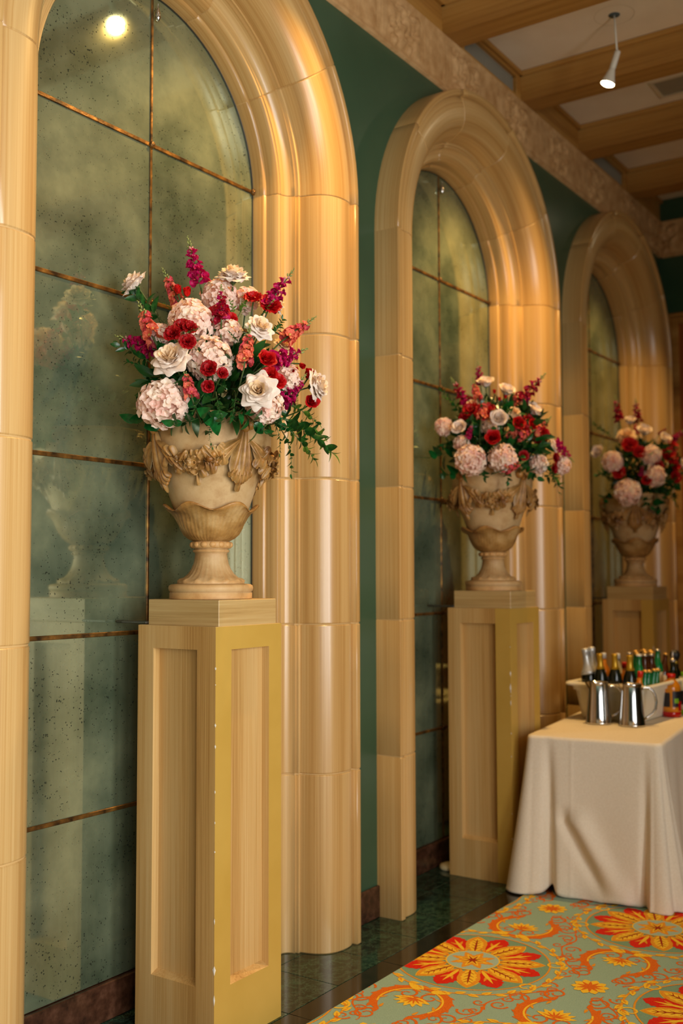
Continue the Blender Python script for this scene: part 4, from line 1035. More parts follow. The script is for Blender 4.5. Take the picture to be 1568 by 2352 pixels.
for kind, du, dv, lab in (('pourd', .17, -.03, 'dark liquor bottle with a steel pourer, right behind the red-capped juice'), ('stopper', .27, -.035, 'tall dark bottle with a round black stopper behind the juice bottles'),
                          ('pourb', .22, .035, 'brown liquor bottle with a steel pourer, behind the lime-capped juice'), ('pourd', .34, .02, 'dark liquor bottle with a pourer, farthest one behind the juice bottles'), ('pourc', .42, .06, 'clear liquor bottle with a pourer, farthest of the bottles by the right picture edge')):
    d = R0 * ((1547 - CX)/FPX) - U0 * ((1648 - CY)/FPX) + F0; p = CAM + d * ((TT - HC)/d.z) + TU*du + TV*dv; p.z = TT
    bottle(kind, p, lab, rz=fa(p))

# ------------------------------------------------------------------ flowers: shared meshes
def petal(L, Wd, a0, a1, cup, r0, curl=0.0, nu=6, nv=6, pt=.16, p=1.5, ruf=0.0):
    V = []; F = []; a0, a1 = math.radians(a0), math.radians(a1)
    for i in range(nv + 1):
        for j in range(nu + 1):
            v = i/nv; u = 2*j/nu - 1; w = Wd * math.sin(PI * (.07 + .78*v)) ** .72
            vv = v * (1 - pt * u*u * v); R = r0; Z = 0.0; K = 8
            for k in range(K):
                t_ = vv*(k + .5)/K; a = a0 + (a1 - a0) * t_**p; R += math.sin(a)*L*vv/K; Z += math.cos(a)*L*vv/K
            ph = u*w/cup; aE = a0 + (a1 - a0) * vv**p
            dn = cup*(1 - math.cos(ph)); c_ = curl * abs(u)**3 * v*v
            R2 = R - dn*math.cos(aE) + c_*math.cos(aE); Z2 = Z + dn*math.sin(aE) - c_*math.sin(aE) + ruf*math.sin(u*7 + v*3)*v
            V.append((R2, cup*math.sin(ph), Z2))
    for i in range(nv):
        for j in range(nu): F.append((i*(nu+1)+j, i*(nu+1)+j+1, (i+1)*(nu+1)+j+1, (i+1)*(nu+1)+j))
    return V, F
def pmesh(name, args, m):
    mb = MB(); mb.add(*petal(*args)); return mb.mesh(name, m)
def RX(a): return Matrix.Rotation(a, 4, 'X')
def RZ(a): return Matrix.Rotation(a, 4, 'Z')
def RY(a): return Matrix.Rotation(a, 4, 'Y')
def rose_parts(layers, seed, calyx=True):
    r = random.Random(seed); out = []
    for (n, args, m, off) in layers:
        me = pmesh('petal', args, m)
        for k in range(n): out.append(('petal', me, RZ(off + 2*PI*k/n + r.uniform(-.13, .13)) @ RY(r.uniform(-.09, .09)) @ Matrix.Scale(r.uniform(.93, 1.06), 4)))
    if calyx:
        mb = MB(); mb.ball((0, 0, -.05), .14, 8, 5, sc=(1, 1, .9)); 
        for k in range(5):
            a = 2*PI*k/5; mb.tube([(.1*math.cos(a), .1*math.sin(a), -.04), (.24*math.cos(a), .24*math.sin(a), .06), (.34*math.cos(a), .34*math.sin(a), -.02)], [.05, .035, .006], 4)
        out.append(('calyx', mb.mesh('calyx', P_STEM), Matrix()))
    return out
def lay(n, Re, Ze, r0, Wf, m, off, curl=0.0, pt=.2, lo=.55, hi=1.5):
    Ze *= 1.3; L = math.hypot(Re - r0, Ze); a = math.degrees(math.atan2(Re - r0, Ze)); w = Wf * PI * Re / n * 1.25 if n > 3 else Wf * .2
    return (n, (L, w, a*lo, a*lo + (a - a*lo)*2.1, max(Re*.85, .12), r0, curl, 6, 6, pt, 1.5), m, off)
def open_rose(mi, mo, seed): return rose_parts([
    lay(3, .10, .56, .03, 1.0, mi, 0, lo=0), lay(3, .19, .60, .05, .75, mi, .9, lo=.2), lay(4, .29, .60, .07, .95, mi, .3, .02), lay(5, .41, .57, .08, 1.0, mi, .6, .04), lay(5, .54, .52, .09, 1.0, mo, .1, .07, .24),
    lay(6, .69, .43, .1, 1.05, mo, .5, .1, .3), lay(7, .85, .29, .1, 1.05, mo, .2, .14, .36), lay(8, 1.0, .10, .1, 1.0, mo, .6, .18, .42, .7)], seed)
def full_rose(m, seed): return rose_parts([
    (3, (.6, .36, -4, 4, .15, .03), m, 0), (4, (.66, .44, 2, 10, .26, .1), m, .5), (4, (.72, .52, 8, 20, .4, .16), m, .1), (5, (.8, .58, 16, 40, .55, .18, .05), m, .6), (5, (.86, .6, 28, 70, .7, .16, .12, 6, 6, .25), m, .2)], seed)
def bud_rose(m, seed): return rose_parts([(3, (.9, .42, -2, -4, .2, .08), m, 0), (4, (1.0, .55, 4, 2, .34, .16), m, .4), (4, (1.0, .6, 12, 10, .45, .2, .05), m, .1)], seed)
def ruffled(m, seed): return rose_parts([(4, (.5, .4, 0, 20, .25, .03, 0, 6, 5, .1, 1.5, .05), m, 0), (6, (.7, .5, 20, 50, .4, .06, .05, 6, 5, .1, 1.5, .07), m, .4), (7, (.85, .55, 45, 85, .6, .08, .1, 6, 5, .1, 1.5, .08), m, .2)], seed, False)
def floret_mesh(name, m, eye):
    mb = MB()
    for k in range(4):
        V, F = petal(.95, .50, 45, 84, .5, .06, .08, 4, 3, .14, 1.5, .03); mt = RZ(PI/2*k); mb.add([mt @ Vector(v) for v in V], F, 0)
    mb.ball((0, 0, .04), .1, 6, 4, 1); return mb.mesh(name, [m, eye])
HYM = [floret_mesh('floret', P_HYD1, P_CREAM), floret_mesh('floret', P_HYD2, P_HYD1), floret_mesh('floret', P_HYD3, P_CREAM)]
def sphere_mats(n, seed, cut=-.5, fs=.25):
    r = random.Random(seed); out = []
    for i in range(n):
        z = 1 - (1 - cut) * (i + .5)/n; ph = i * 2.399963; rr = math.sqrt(max(0, 1 - z*z)); d = Vector((rr*math.cos(ph), rr*math.sin(ph), z)); rad = r.uniform(.82, 1.02)
        dd = (d + Vector((r.uniform(-.5, .5), r.uniform(-.5, .5), r.uniform(-.5, .5)))).normalized()
        q = dd.to_track_quat('Z', 'Y').to_matrix().to_4x4(); out.append(Matrix.Translation(d * (rad - .06)) @ q @ RZ(r.uniform(0, 6)) @ Matrix.Scale(fs * r.uniform(.88, 1.15), 4))
    return out
def hydrangea(seed, n=112):
    r = random.Random(seed); ms = sphere_mats(n, seed, -.55, .25 * math.sqrt(104/n)); out = []
    for m in ms:
        w = m.translation; q = mnoise.noise(w * 1.6 + Vector((seed, 0, 0))); me = HYM[0] if q < .08 else (HYM[1] if q > .3 else HYM[2]); me = HYM[r.randrange(3)] if r.random() < .25 else me
        out.append(('floret', me, m))
    mb = MB(); mb.ball((0, 0, -.05), .74, 10, 7); out.append(('core', mb.mesh('core', P_HYD2), Matrix())); return out
def snap_mesh(name, m1, m2):
    mb = MB()                                             # two-lipped ruffled bloom
    for k, a in enumerate((0, 1.15, -1.15)): V, F = petal(.75, .42, 25, 110, .3, .06, .1, 4, 4, .05, 1.5, .05); mt = RZ(a); mb.add([mt @ Vector(v) for v in V], F, 0)
    for a in (PI - .5, PI + .5): V, F = petal(.85, .46, 5, 60, .3, .06, .1, 4, 4, .05, 1.5, .05); mt = RZ(a); mb.add([mt @ Vector(v) for v in V], F, 0)
    mb.ball((.08, 0, .32), .22, 7, 5, 1); mb.lathe([(.1, -.35), (.17, -.1), (.2, .12)], 8, m=1, cap=False); return mb.mesh(name, [m1, m2])
SNM = snap_mesh('floret', P_MAG, P_MAG); SNR = snap_mesh('floret', P_MAGD, P_MAGD)
def stock_mesh(name, m, eye):
    mb = MB()
    for k in range(5): V, F = petal(.72, .42, 40, 88, .5, .05, .05, 4, 3, .1, 1.5, .07); mt = RZ(2*PI*k/5); mb.add([mt @ Vector(v) for v in V], F, 0)
    mb.ball((0, 0, .12), .16, 6, 4, 1); return mb.mesh(name, [m, eye])
STC = stock_mesh('floret', P_CORAL, P_YEL); STR = stock_mesh('floret', P_ROSY, P_CORAL)
def budm(name, m): mb = MB(); mb.ball((0, 0, .5), .5, 7, 5, sc=(.55, .55, 1.1)); return mb.mesh(name, m)
BUDP, BUDG = budm('bud', P_PINKB), budm('bud', P_GRNB)
def spike(seed, fl, nfl, rad, f0, f1, fs, bud0=BUDP, sparse=1.0):
    """flower spike of unit length along z"""
    r = random.Random(seed); out = []
    mb = MB(); mb.tube([(0, 0, -.0), (.01, 0, .5), (0, .005, .98)], [.018, .014, .006], 6); out.append(('spike_stem', mb.mesh('spike_stem', P_STEM), Matrix()))
    for i in range(nfl):
        v = i/(nfl - 1); z = f0 + (f1 - f0)*v; a = i*2.399963 + r.uniform(-.3, .3); s = fs*(1 - .45*v)*r.uniform(.85, 1.1); rr = rad*(1 - .4*v)
        d = Vector((math.cos(a), math.sin(a), .25 + .5*v)).normalized(); q = d.to_track_quat('Z', 'Y').to_matrix().to_4x4()
        out.append(('floret', fl[i % len(fl)], Matrix.Translation((rr*.55*math.cos(a), rr*.55*math.sin(a), z)) @ q @ RZ(r.uniform(-.5, .5) + PI/2) @ Matrix.Scale(s, 4)))
    nb_ = 14
    for i in range(nb_):
        v = i/(nb_ - 1); z = f1 - .02 + (1.0 - f1)*v; a = i*2.399963; s = .06*(1 - .6*v) * (fs/.12) ** .5; d = Vector((math.cos(a), math.sin(a), .9 + v)).normalized()
        out.append(('bud', bud0 if v < .3 else BUDG, Matrix.Translation((.025*(1-v)*math.cos(a), .025*(1-v)*math.sin(a), z)) @ d.to_track_quat('Z', 'Y').to_matrix().to_4x4() @ Matrix.Scale(s, 4)))
    return out
def leafmesh(name, l, w, m, fold=.25, droop=.25, n=6):
    V = []; F = []
    for i in range(n + 1):
        v = i/n; ww = w*math.sin(PI*min(1, (.03 + .97*v)**.8))**.8 if i < n else .0006
        x_ = l*v; z_ = -droop*l*v*v
        for u in (-1, -.5, 0, .5, 1): V.append((x_, u*ww, z_ + fold*abs(u)*ww))
    for i in range(n):
        for j in range(4): F.append((i*5+j, i*5+j+1, (i+1)*5+j+1, (i+1)*5+j))
    mb = MB(); mb.add(V, F); return mb.mesh(name, m)
LFD = [leafmesh('leaf', 1, .21, P_LEAF), leafmesh('leaf', 1, .26, P_LEAF, .15, .45)]; LFF = [leafmesh('leaf', 1, .24, P_LEAF2), leafmesh('leaf', 1, .2, P_LEAF2, .2, .4)]; LFB = [leafmesh('leaf', 1, .33, P_BLEAF, .18, .35, 7), leafmesh('leaf', 1, .38, P_BLEAF, .1, .55, 7)]
def sprig(seed, lm, n, ls, bend=.12, st=P_STEM, start=.2, spread=.9):
    """leafy twig of unit length along z, bending toward -x"""
    r = random.Random(seed); out = []
    C_ = lambda v: Vector((-bend*v*v, .03*math.sin(v*5), v*(1 - .25*bend*v)))
    mb = MB(); mb.tube([C_(i/6) for i in range(7)], [.012 - .0085*i/6 for i in range(7)], 5); out.append(('twig', mb.mesh('twig', st), Matrix()))
    for i in range(n):
        v = start + (1 - start)*i/(n - 1); p = C_(v); tg = (C_(min(v+.05, 1.05)) - C_(v - .05)).normalized(); a = i*2.399963*.5 + PI*(i % 2) + r.uniform(-.4, .4)
        s = ls*(1.05 - .45*v)*r.uniform(.75, 1.15); side = (RZ(a) @ Vector((1, 0, 0))); d = (side*spread + tg*(.6 + .5*v) + Vector((0, 0, r.uniform(-.2, .2)))).normalized() if i < n - 1 else tg
        up = (tg - d*tg.dot(d)); up = up.normalized() if up.length > 1e-3 else d.orthogonal().normalized(); y_ = up.cross(d)
        M_ = Matrix((d, y_, up)).transposed().to_4x4(); out.append(('leaf', lm[r.randrange(len(lm))], Matrix.Translation(p) @ M_ @ RX(r.uniform(-.5, .5)) @ Matrix.Scale(s, 4)))
    return out
PROTO = {}
def proto(kind, var):
    k = (kind, var)
    if k in PROTO: return PROTO[k]
    s = var*17 + 3
    PROTO[k] = {'wr': lambda: open_rose(P_CREAM, P_WHITE, s), 'fw': lambda: full_rose(P_WHITE, s), 'pr': lambda: open_rose(P_PEACH, P_PEACH, s), 'rr': lambda: full_rose(P_RED, s), 'sr': lambda: ruffled(P_DRED, s), 'lr': lambda: ruffled(P_RED, s), 'rb': lambda: bud_rose(P_RED, s),
        'hy': lambda: hydrangea(s), 'hs': lambda: hydrangea(s, 60), 'sn': lambda: spike(s, [SNM], 15, .12, .10, .70, .19), 'sd': lambda: spike(s, [SNR, SNR, SNM], 15, .12, .08, .72, .19), 'st': lambda: spike(s, [STC, STC, STR], 18, .13, .12, .68, .2, BUDG), 'sk': lambda: spike(s, [STR, STC], 16, .16, .03, .62, .24, BUDG),
        'ld': lambda: sprig(s, LFD, 16, .27), 'lf': lambda: sprig(s, LFF, 14, .24), 'lt': lambda: sprig(s, LFF + LFD, 24, .25, .25), 'lb': lambda: sprig(s, LFB, 7, .56, .2, P_STEM, .25, .8), 'lx': lambda: sprig(s, LFD, 12, .22, .45)}[kind]()
    return PROTO[k]
JOIN = {}
def joined(kind, var):
    """one mesh of a whole bloom, for heads too small to show their petals"""
    k = (kind, var)
    if k in JOIN: return JOIN[k]
    mats = []; mb = MB()
    for nm, me, M_ in proto(kind, var):
        idx = []
        for m in me.materials:
            if m not in mats: mats.append(m)
            idx.append(mats.index(m))
        b0 = len(mb.V); mb.V += [tuple(M_ @ v.co) for v in me.vertices]
        for p in me.polygons: mb.F.append(tuple(b0 + i for i in p.vertices)); mb.M.append(idx[p.material_index])
    JOIN[k] = mb.mesh('bloom', mats); return JOIN[k]
KN = {'wr': ('white_rose', 'rose', 'open white rose'), 'fw': ('white_rose', 'rose', 'full white rose'), 'pr': ('peach_rose', 'rose', 'peach cream rose'), 'rr': ('red_rose', 'rose', 'full red rose'), 'sr': ('spray_rose', 'rose', 'ruffled dark red spray rose'), 'lr': ('red_carnation', 'flower', 'ruffled red bloom'), 'rb': ('red_rosebud', 'rose', 'red rosebud'),
      'hy': ('hydrangea', 'hydrangea', 'blush hydrangea head'), 'hs': ('hydrangea', 'hydrangea', 'blush hydrangea head'), 'sn': ('snapdragon', 'snapdragon', 'magenta snapdragon spike'), 'sd': ('snapdragon', 'snapdragon', 'crimson snapdragon spike'), 'st': ('stock_flower', 'stock', 'coral stock spike'), 'sk': ('stock_flower', 'stock', 'rosy stock spike'),
      'ld': ('leafy_sprig', 'sprig', 'dark leafy sprig'), 'lf': ('leafy_sprig', 'sprig', 'fresh green sprig'), 'lt': ('trailing_sprig', 'sprig', 'small-leaved trailing sprig'), 'lb': ('broadleaf_sprig', 'sprig', 'broad-leaved green sprig'), 'lx': ('drooping_sprig', 'sprig', 'drooping dark sprig')}
WHICH = ('near bouquet', 'middle bouquet', 'far bouquet')
BG = [dict(c=ARX[k], D=(Vector((ARX[k], 2.40, 1.4)) - CAM).dot(F0)) for k in range(3)]
def at(k, px, py, d):
    D = BG[k]['D'] - d; return CAM + R0*((px - CX)/FPX*D) - U0*((py - CY)/FPX*D) + F0*D
def vdir(v): return (R0*v[0] + U0*v[1] - F0*v[2]).normalized()
VARC = {}
def flower(k, kind, px, py, size, d, direction, where, tip=None, dtip=None, stem=True, roll=None):
    nm, cat, desc = KN[kind]
    lab = '%s %s of the %s' % (desc, where, WHICH[k])
    p = at(k, px, py, d); sc_px = FPX/(BG[k]['D'] - d)
    if p.y > 2.655 and not tip: p += -F0*(p.y - 2.655)/.56
    t = thing(nm, lab, cat, p, group='%s flowers' % WHICH[k] if cat != 'sprig' else '%s greenery' % WHICH[k])
    if tip:
        q = at(k, tip[0], tip[1], dtip if dtip is not None else d)
        if q.y > 2.67: q += -F0*(q.y - 2.67)/.56
        ax = q - p; S = ax.length; z = ax.normalized()
    else: z = vdir(direction); S = size/2/sc_px
    VARC[kind] = VARC.get(kind, -1) + 1; var = VARC[kind] % 4
    if kind in ('lx', 'lt'):                              # let the bend fall downward
        xw = Vector((0, 0, 1)) - z*z.z; xw = xw.normalized() if xw.length > .05 else z.orthogonal().normalized(); M_ = Matrix((xw, z.cross(xw), z)).transposed()
    else: M_ = z.to_track_quat('Z', 'Y').to_matrix() @ Matrix.Rotation(rnd.uniform(0, 6.28), 3, 'Z')
    if k and not tip and kind[0] != 'h': S *= 1.12
    if kind in ('wr', 'fw', 'pr'): S *= 1.08
    if kind in ('rr', 'sr', 'lr', 'rb'): S *= 1.34 if k == 0 else 1.2
    t.matrix_world = Matrix.Translation(p - (z*S*.3 if (not tip and kind[0] != 'h') else Vector())) @ M_.to_4x4() @ Matrix.Scale(S, 4)
    org = t.matrix_world.translation.copy()
    if k < 2 :
        for pn, me, lm in proto(kind, var): o = link(pn, me, t); o.matrix_local = lm
    else: o = link('bloom' if cat != 'sprig' else 'leaves', joined(kind, var), t); o['kind'] = 'stuff'
    if stem and cat != 'sprig':
        root = Vector((BG[k]['c'], 2.40, 1.398 + .60)) + (org - Vector((BG[k]['c'], 2.40, org.z)))*.25; inv = t.matrix_world.inverted(); b0 = org - z*(S*.1 if not tip else 0)
        l = (root - b0).length; mid = b0 - z*min(l*.45, .16); P = [b0, b0*.55 + mid*.35 + root*.1, mid*.6 + b0*.1 + root*.3, root]
        mb = MB(); mb.tube([inv @ v for v in P], .0028/S, 5); o = link('stem', mb.mesh('stem', P_STEM), t)
    return t
def filling(k, n, cpx, cpy, rx, ry, rd, ls, label):
    """dense dark leaves that close the gaps under the blooms; their count cannot be read"""
    r = random.Random(k + 40); c = at(k, cpx, cpy, .02); V = []; F = []; M = []
    for i in range(n):
        while True:
            v = Vector((r.uniform(-1, 1), r.uniform(-1, 1), r.uniform(-1, 1)))
            if .3 < v.length < 1: break
        p = c + R0*v.x*rx + U0*v.y*ry - F0*v.z*rd
        if p.y > 2.66: continue
        d = (R0*v.x + U0*(v.y*.8 + .1) - F0*v.z + Vector((r.uniform(-.6, .6), r.uniform(-.6, .6), r.uniform(-.6, .6)))).normalized(); up = d.orthogonal().normalized(); up = Matrix.Rotation(r.uniform(0, 6.28), 3, d) @ up
        me = LFD[0] if r.random() < .85 else LFB[0]; s = ls*r.uniform(.7, 1.3); M_ = Matrix.Translation(p) @ Matrix((d, up.cross(d), up)).transposed().to_4x4() @ Matrix.Scale(s, 4); b0 = len(V)
        V += [M_ @ v_.co for v_ in me.vertices]; F += [tuple(b0 + j for j in q.vertices) for q in me.polygons]; M += [0 if me == LFD[0] else 1]*len(me.polygons)
    o = mk('foliage', V, F, mats=[P_LEAF, P_BLEAF], fm=M); tag(o, label, 'foliage', kind='stuff')
filling(0, 980, 496, 892, .22, .17, .21, .06, 'dense dark leaves under the blooms of the near bouquet')
filling(1, 900, 1146, 1012, .23, .2, .2, .058, 'dense dark leaves under the blooms of the middle bouquet')
filling(2, 640, 1480, 1080, .23, .19, .2, .058, 'dense dark leaves under the blooms of the far bouquet')
def FL(k, cx_, cy_, rows):
    s = 1.0 if k == 0 else (.665 if k == 1 else .5)
    for row in rows:
        kind, px, py, size, d, dr, where = row[:7]; tip = row[7] if len(row) > 7 else None; dt = row[8] if len(row) > 8 else None
        if dr is None: dr = ((px - cx_)/(190*s), (cy_ - py)/(230*s) + .2, .85)
        flower(k, kind, px, py, size, d, dr, where, tip, dt)
FL(0, 490, 840, [
    # open white roses
    ('wr', 306, 650, 76, .02, (-.75, .75, .15), 'in side view at the upper left tip'),
    ('wr', 536, 632, 88, .02, (.1, .95, .35), 'standing highest'),
    ('wr', 632, 694, 66, -.06, (.75, .45, .1), 'half hidden behind red petals, upper right'),
    ('wr', 598, 752, 76, .17, (.45, .5, .75), 'right of center, under the crimson blooms'),
    ('wr', 393, 822, 102, .26, (-.2, .55, .8), 'widest open, with a yellow heart, left of center'),
    ('wr', 594, 896, 98, .30, (-.05, .2, .97), 'facing front, low and right of center'),
    ('wr', 728, 886, 88, .04, (.95, .15, .25), 'seen in profile at the right edge'),
    ('pr', 652, 792, 52, .0, (.5, .6, .5), 'tucked behind the coral spike on the right'),
    # hydrangeas
    ('hy', 438, 742, 106, .12, (-.1, .5, .85), 'behind the ruffled red cluster, upper left'),
    ('hy', 482, 826, 104, .20, (.1, .2, .97), 'in the center'),
    ('hy', 373, 928, 112, .24, (-.2, .0, .97), 'lowest on the left, over the urn rim'),
    ('hy', 608, 932, 84, .20, (.3, -.3, .9), 'below the front-facing white rose'),
    ('hy', 504, 684, 84, -.02, (0, .8, .6), 'behind the tall crimson spike near the top'),
    ('hs', 524, 766, 62, .12, (.1, .4, .9), 'small, between the center and the right white rose'),
    ('hs', 655, 868, 62, .10, (.5, .1, .85), 'right of the ruffled red cluster'),
    ('hs', 372, 770, 50, .1, (-.5, .3, .8), 'peeping out left of the ruffled red cluster'),
    ('hs', 566, 690, 60, -.05, (.1, .6, .7), 'pale, behind the green twigs near the top'),
    # reds
    ('sr', 396, 766, 40, .27, (-.2, .4, .9), 'leftmost on the upper hydrangea'),
    ('sr', 418, 748, 38, .26, (.0, .5, .85), 'topmost on the upper hydrangea'),
    ('sr', 436, 752, 36, .26, (.3, .5, .85), 'rightmost on the upper hydrangea'),
    ('sr', 431, 784, 38, .28, (.2, .2, .95), 'lowest on the upper hydrangea'),
    ('sr', 480, 846, 38, .32, (-.1, .3, .95), 'on the central hydrangea'),
    ('sr', 511, 857, 28, .31, (.4, .3, .85), 'at the central hydrangea edge'),
    ('sr', 478, 888, 30, .29, (0, -.2, .97), 'hanging below the central hydrangea'),
    ('rr', 612, 826, 46, .24, (.35, .5, .8), 'upright between coral and magenta spikes'),
    ('lr', 616, 862, 42, .27, (-.1, .4, .9), 'above the front-facing white rose, left half'),
    ('lr', 638, 876, 38, .25, (.3, .2, .9), 'above the front-facing white rose, right half'),
    ('lr', 497, 722, 58, .10, (-.1, .6, .7), 'large, at the foot of the crimson spike'),
    ('lr', 528, 732, 36, .12, (.3, .4, .8), 'beside the large one near the crimson spike'),
    ('rb', 429, 674, 30, .06, (.1, .8, .5), 'beside the upper left coral spike'),
    ('rb', 409, 668, 30, .05, (-.1, .9, .4), 'inside the upper left coral spike'),
    ('lr', 582, 684, 44, .03, (.1, .7, .6), 'under the tallest white rose, to its right'),
    ('lr', 620, 700, 52, .04, (.3, .5, .7), 'spread under the right magenta spike'),
    ('rb', 677, 856, 26, .08, (.1, .9, .3), 'upright at the right, above the profile rose'),
    ('rb', 708, 862, 34, .03, (.3, .9, .3), 'behind the top of the profile rose'),
    ('rr', 716, 924, 36, .05, (.3, .3, .8), 'under the profile rose'),
    ('rb', 692, 838, 22, .08, (.5, -.5, .6), 'drooping at the end of the right magenta spike'),
    # spikes
    ('sn', 461, 662, 0, .0, None, 'tallest, alone against the mirror', (430, 542), -.02),
    ('sn', 606, 716, 0, .03, None, 'slanting to the upper right before the stone arch', (676, 616), .0),
    ('sd', 508, 742, 0, .16, None, 'short and dark, near the top center', (508, 652), .12),
    ('sn', 612, 838, 0, .2, None, 'arching to the right above the profile rose', (708, 800), .08),
    ('sn', 645, 930, 0, .14, None, 'short, left of the profile rose', (704, 858), .06),
    ('sn', 362, 806, 0, .1, None, 'pointing left with green buds', (262, 770), .04),
    ('st', 362, 796, 0, .14, None, 'on the left, below its pale green tip', (316, 690), .08),
    ('st', 412, 700, 0, .02, None, 'at the upper left', (372, 614), .0),
    ('st', 560, 846, 0, .26, None, 'in the middle right, below the white rose', (574, 744), .2),
    ('st', 644, 786, 0, .06, None, 'pointing to the right edge', (727, 726), .0),
    ('sk', 440, 912, 0, .28, None, 'low, between two hydrangeas', (420, 838), .26),
    ('st', 520, 700, 0, -.05, None, 'pale, behind the tall white rose', (560, 660), -.08),
    # greenery
    ('ld', 382, 748, 0, .06, None, 'reaching to the upper left under a white rose', (282, 664), .0),
    ('ld', 352, 838, 0, .10, None, 'reaching left over the mirror', (258, 784), .05),
    ('ld', 350, 852, 0, .08, None, 'pointing down left', (292, 822), .05),
    ('lf', 404, 726, 0, .03, None, 'at the upper left, before the mirror', (378, 690), .03),
    ('lf', 546, 728, 0, .06, None, 'bushy, under the tallest white rose', (566, 672), .0),
    ('lf', 536, 726, 0, .08, None, 'slim, beside the crimson spike', (530, 682), .06),
    ('lf', 596, 730, 0, .04, None, 'lying over the red petals, upper right', (622, 690), .08),
    ('ld', 624, 770, 0, .10, None, 'behind the right white rose', (656, 734), .05),
    ('ld', 556, 800, 0, .2, None, 'between the central hydrangea and coral spike', (532, 760), .2),
    ('ld', 424, 768, 0, .3, None, 'tiny, beside the red cluster', (454, 754), .3),
    ('ld', 486, 872, 0, .3, None, 'small, under the central hydrangea', (520, 890), .3),
    ('lt', 612, 950, 0, .16, None, 'trailing to the far right', (788, 1000), .06),
    ('lt', 636, 920, 0, .12, None, 'bushy, under the profile rose', (742, 946), .08),
    ('lt', 640, 960, 0, .14, None, 'spreading right below the profile rose', (752, 974), .08),
    ('lt', 630, 968, 0, .18, None, 'drooping right, under the trailing one', (744, 1030), .12),
    ('lx', 634, 974, 0, .14, None, 'hanging lowest on the right', (716, 1062), .12),
    ('lx', 620, 960, 0, .16, None, 'hanging over the urn shoulder on the right', (676, 1024), .14),
    ('lt', 640, 890, 0, .1, None, 'rising between magenta florets', (700, 930), .1),
    ('ld', 470, 900, 0, .27, None, 'before the urn mouth, pointing left down', (436, 946), .3),
    ('ld', 496, 900, 0, .28, None, 'before the urn mouth, in the middle', (502, 962), .32),
    ('ld', 540, 900, 0, .26, None, 'before the urn mouth, under the white rose', (540, 968), .3),
    ('lx', 486, 970, 0, .26, None, 'dangling before the urn bowl', (462, 1022), .26),
    ('lb', 470, 952, 0, .22, None, 'over the urn rim, left of the middle', (402, 990), .28),
    ('lb', 420, 960, 0, .2, None, 'over the urn rim at the left', (328, 972), .1),
    ('lb', 560, 944, 0, .22, None, 'over the urn rim, right of the middle', (602, 1006), .26),
    ('lb', 520, 940, 0, .24, None, 'behind the front-facing white rose', (566, 962), .26),
    ('lb', 400, 900, 0, .1, None, 'behind the low left hydrangea', (318, 890), .04),
    ('lb', 620, 950, 0, .16, None, 'under the right blush hydrangea', (660, 992), .18),
    ('lb', 460, 930, 0, .22, None, 'filling the dark gap left of the front rose', (500, 988), .28),
])
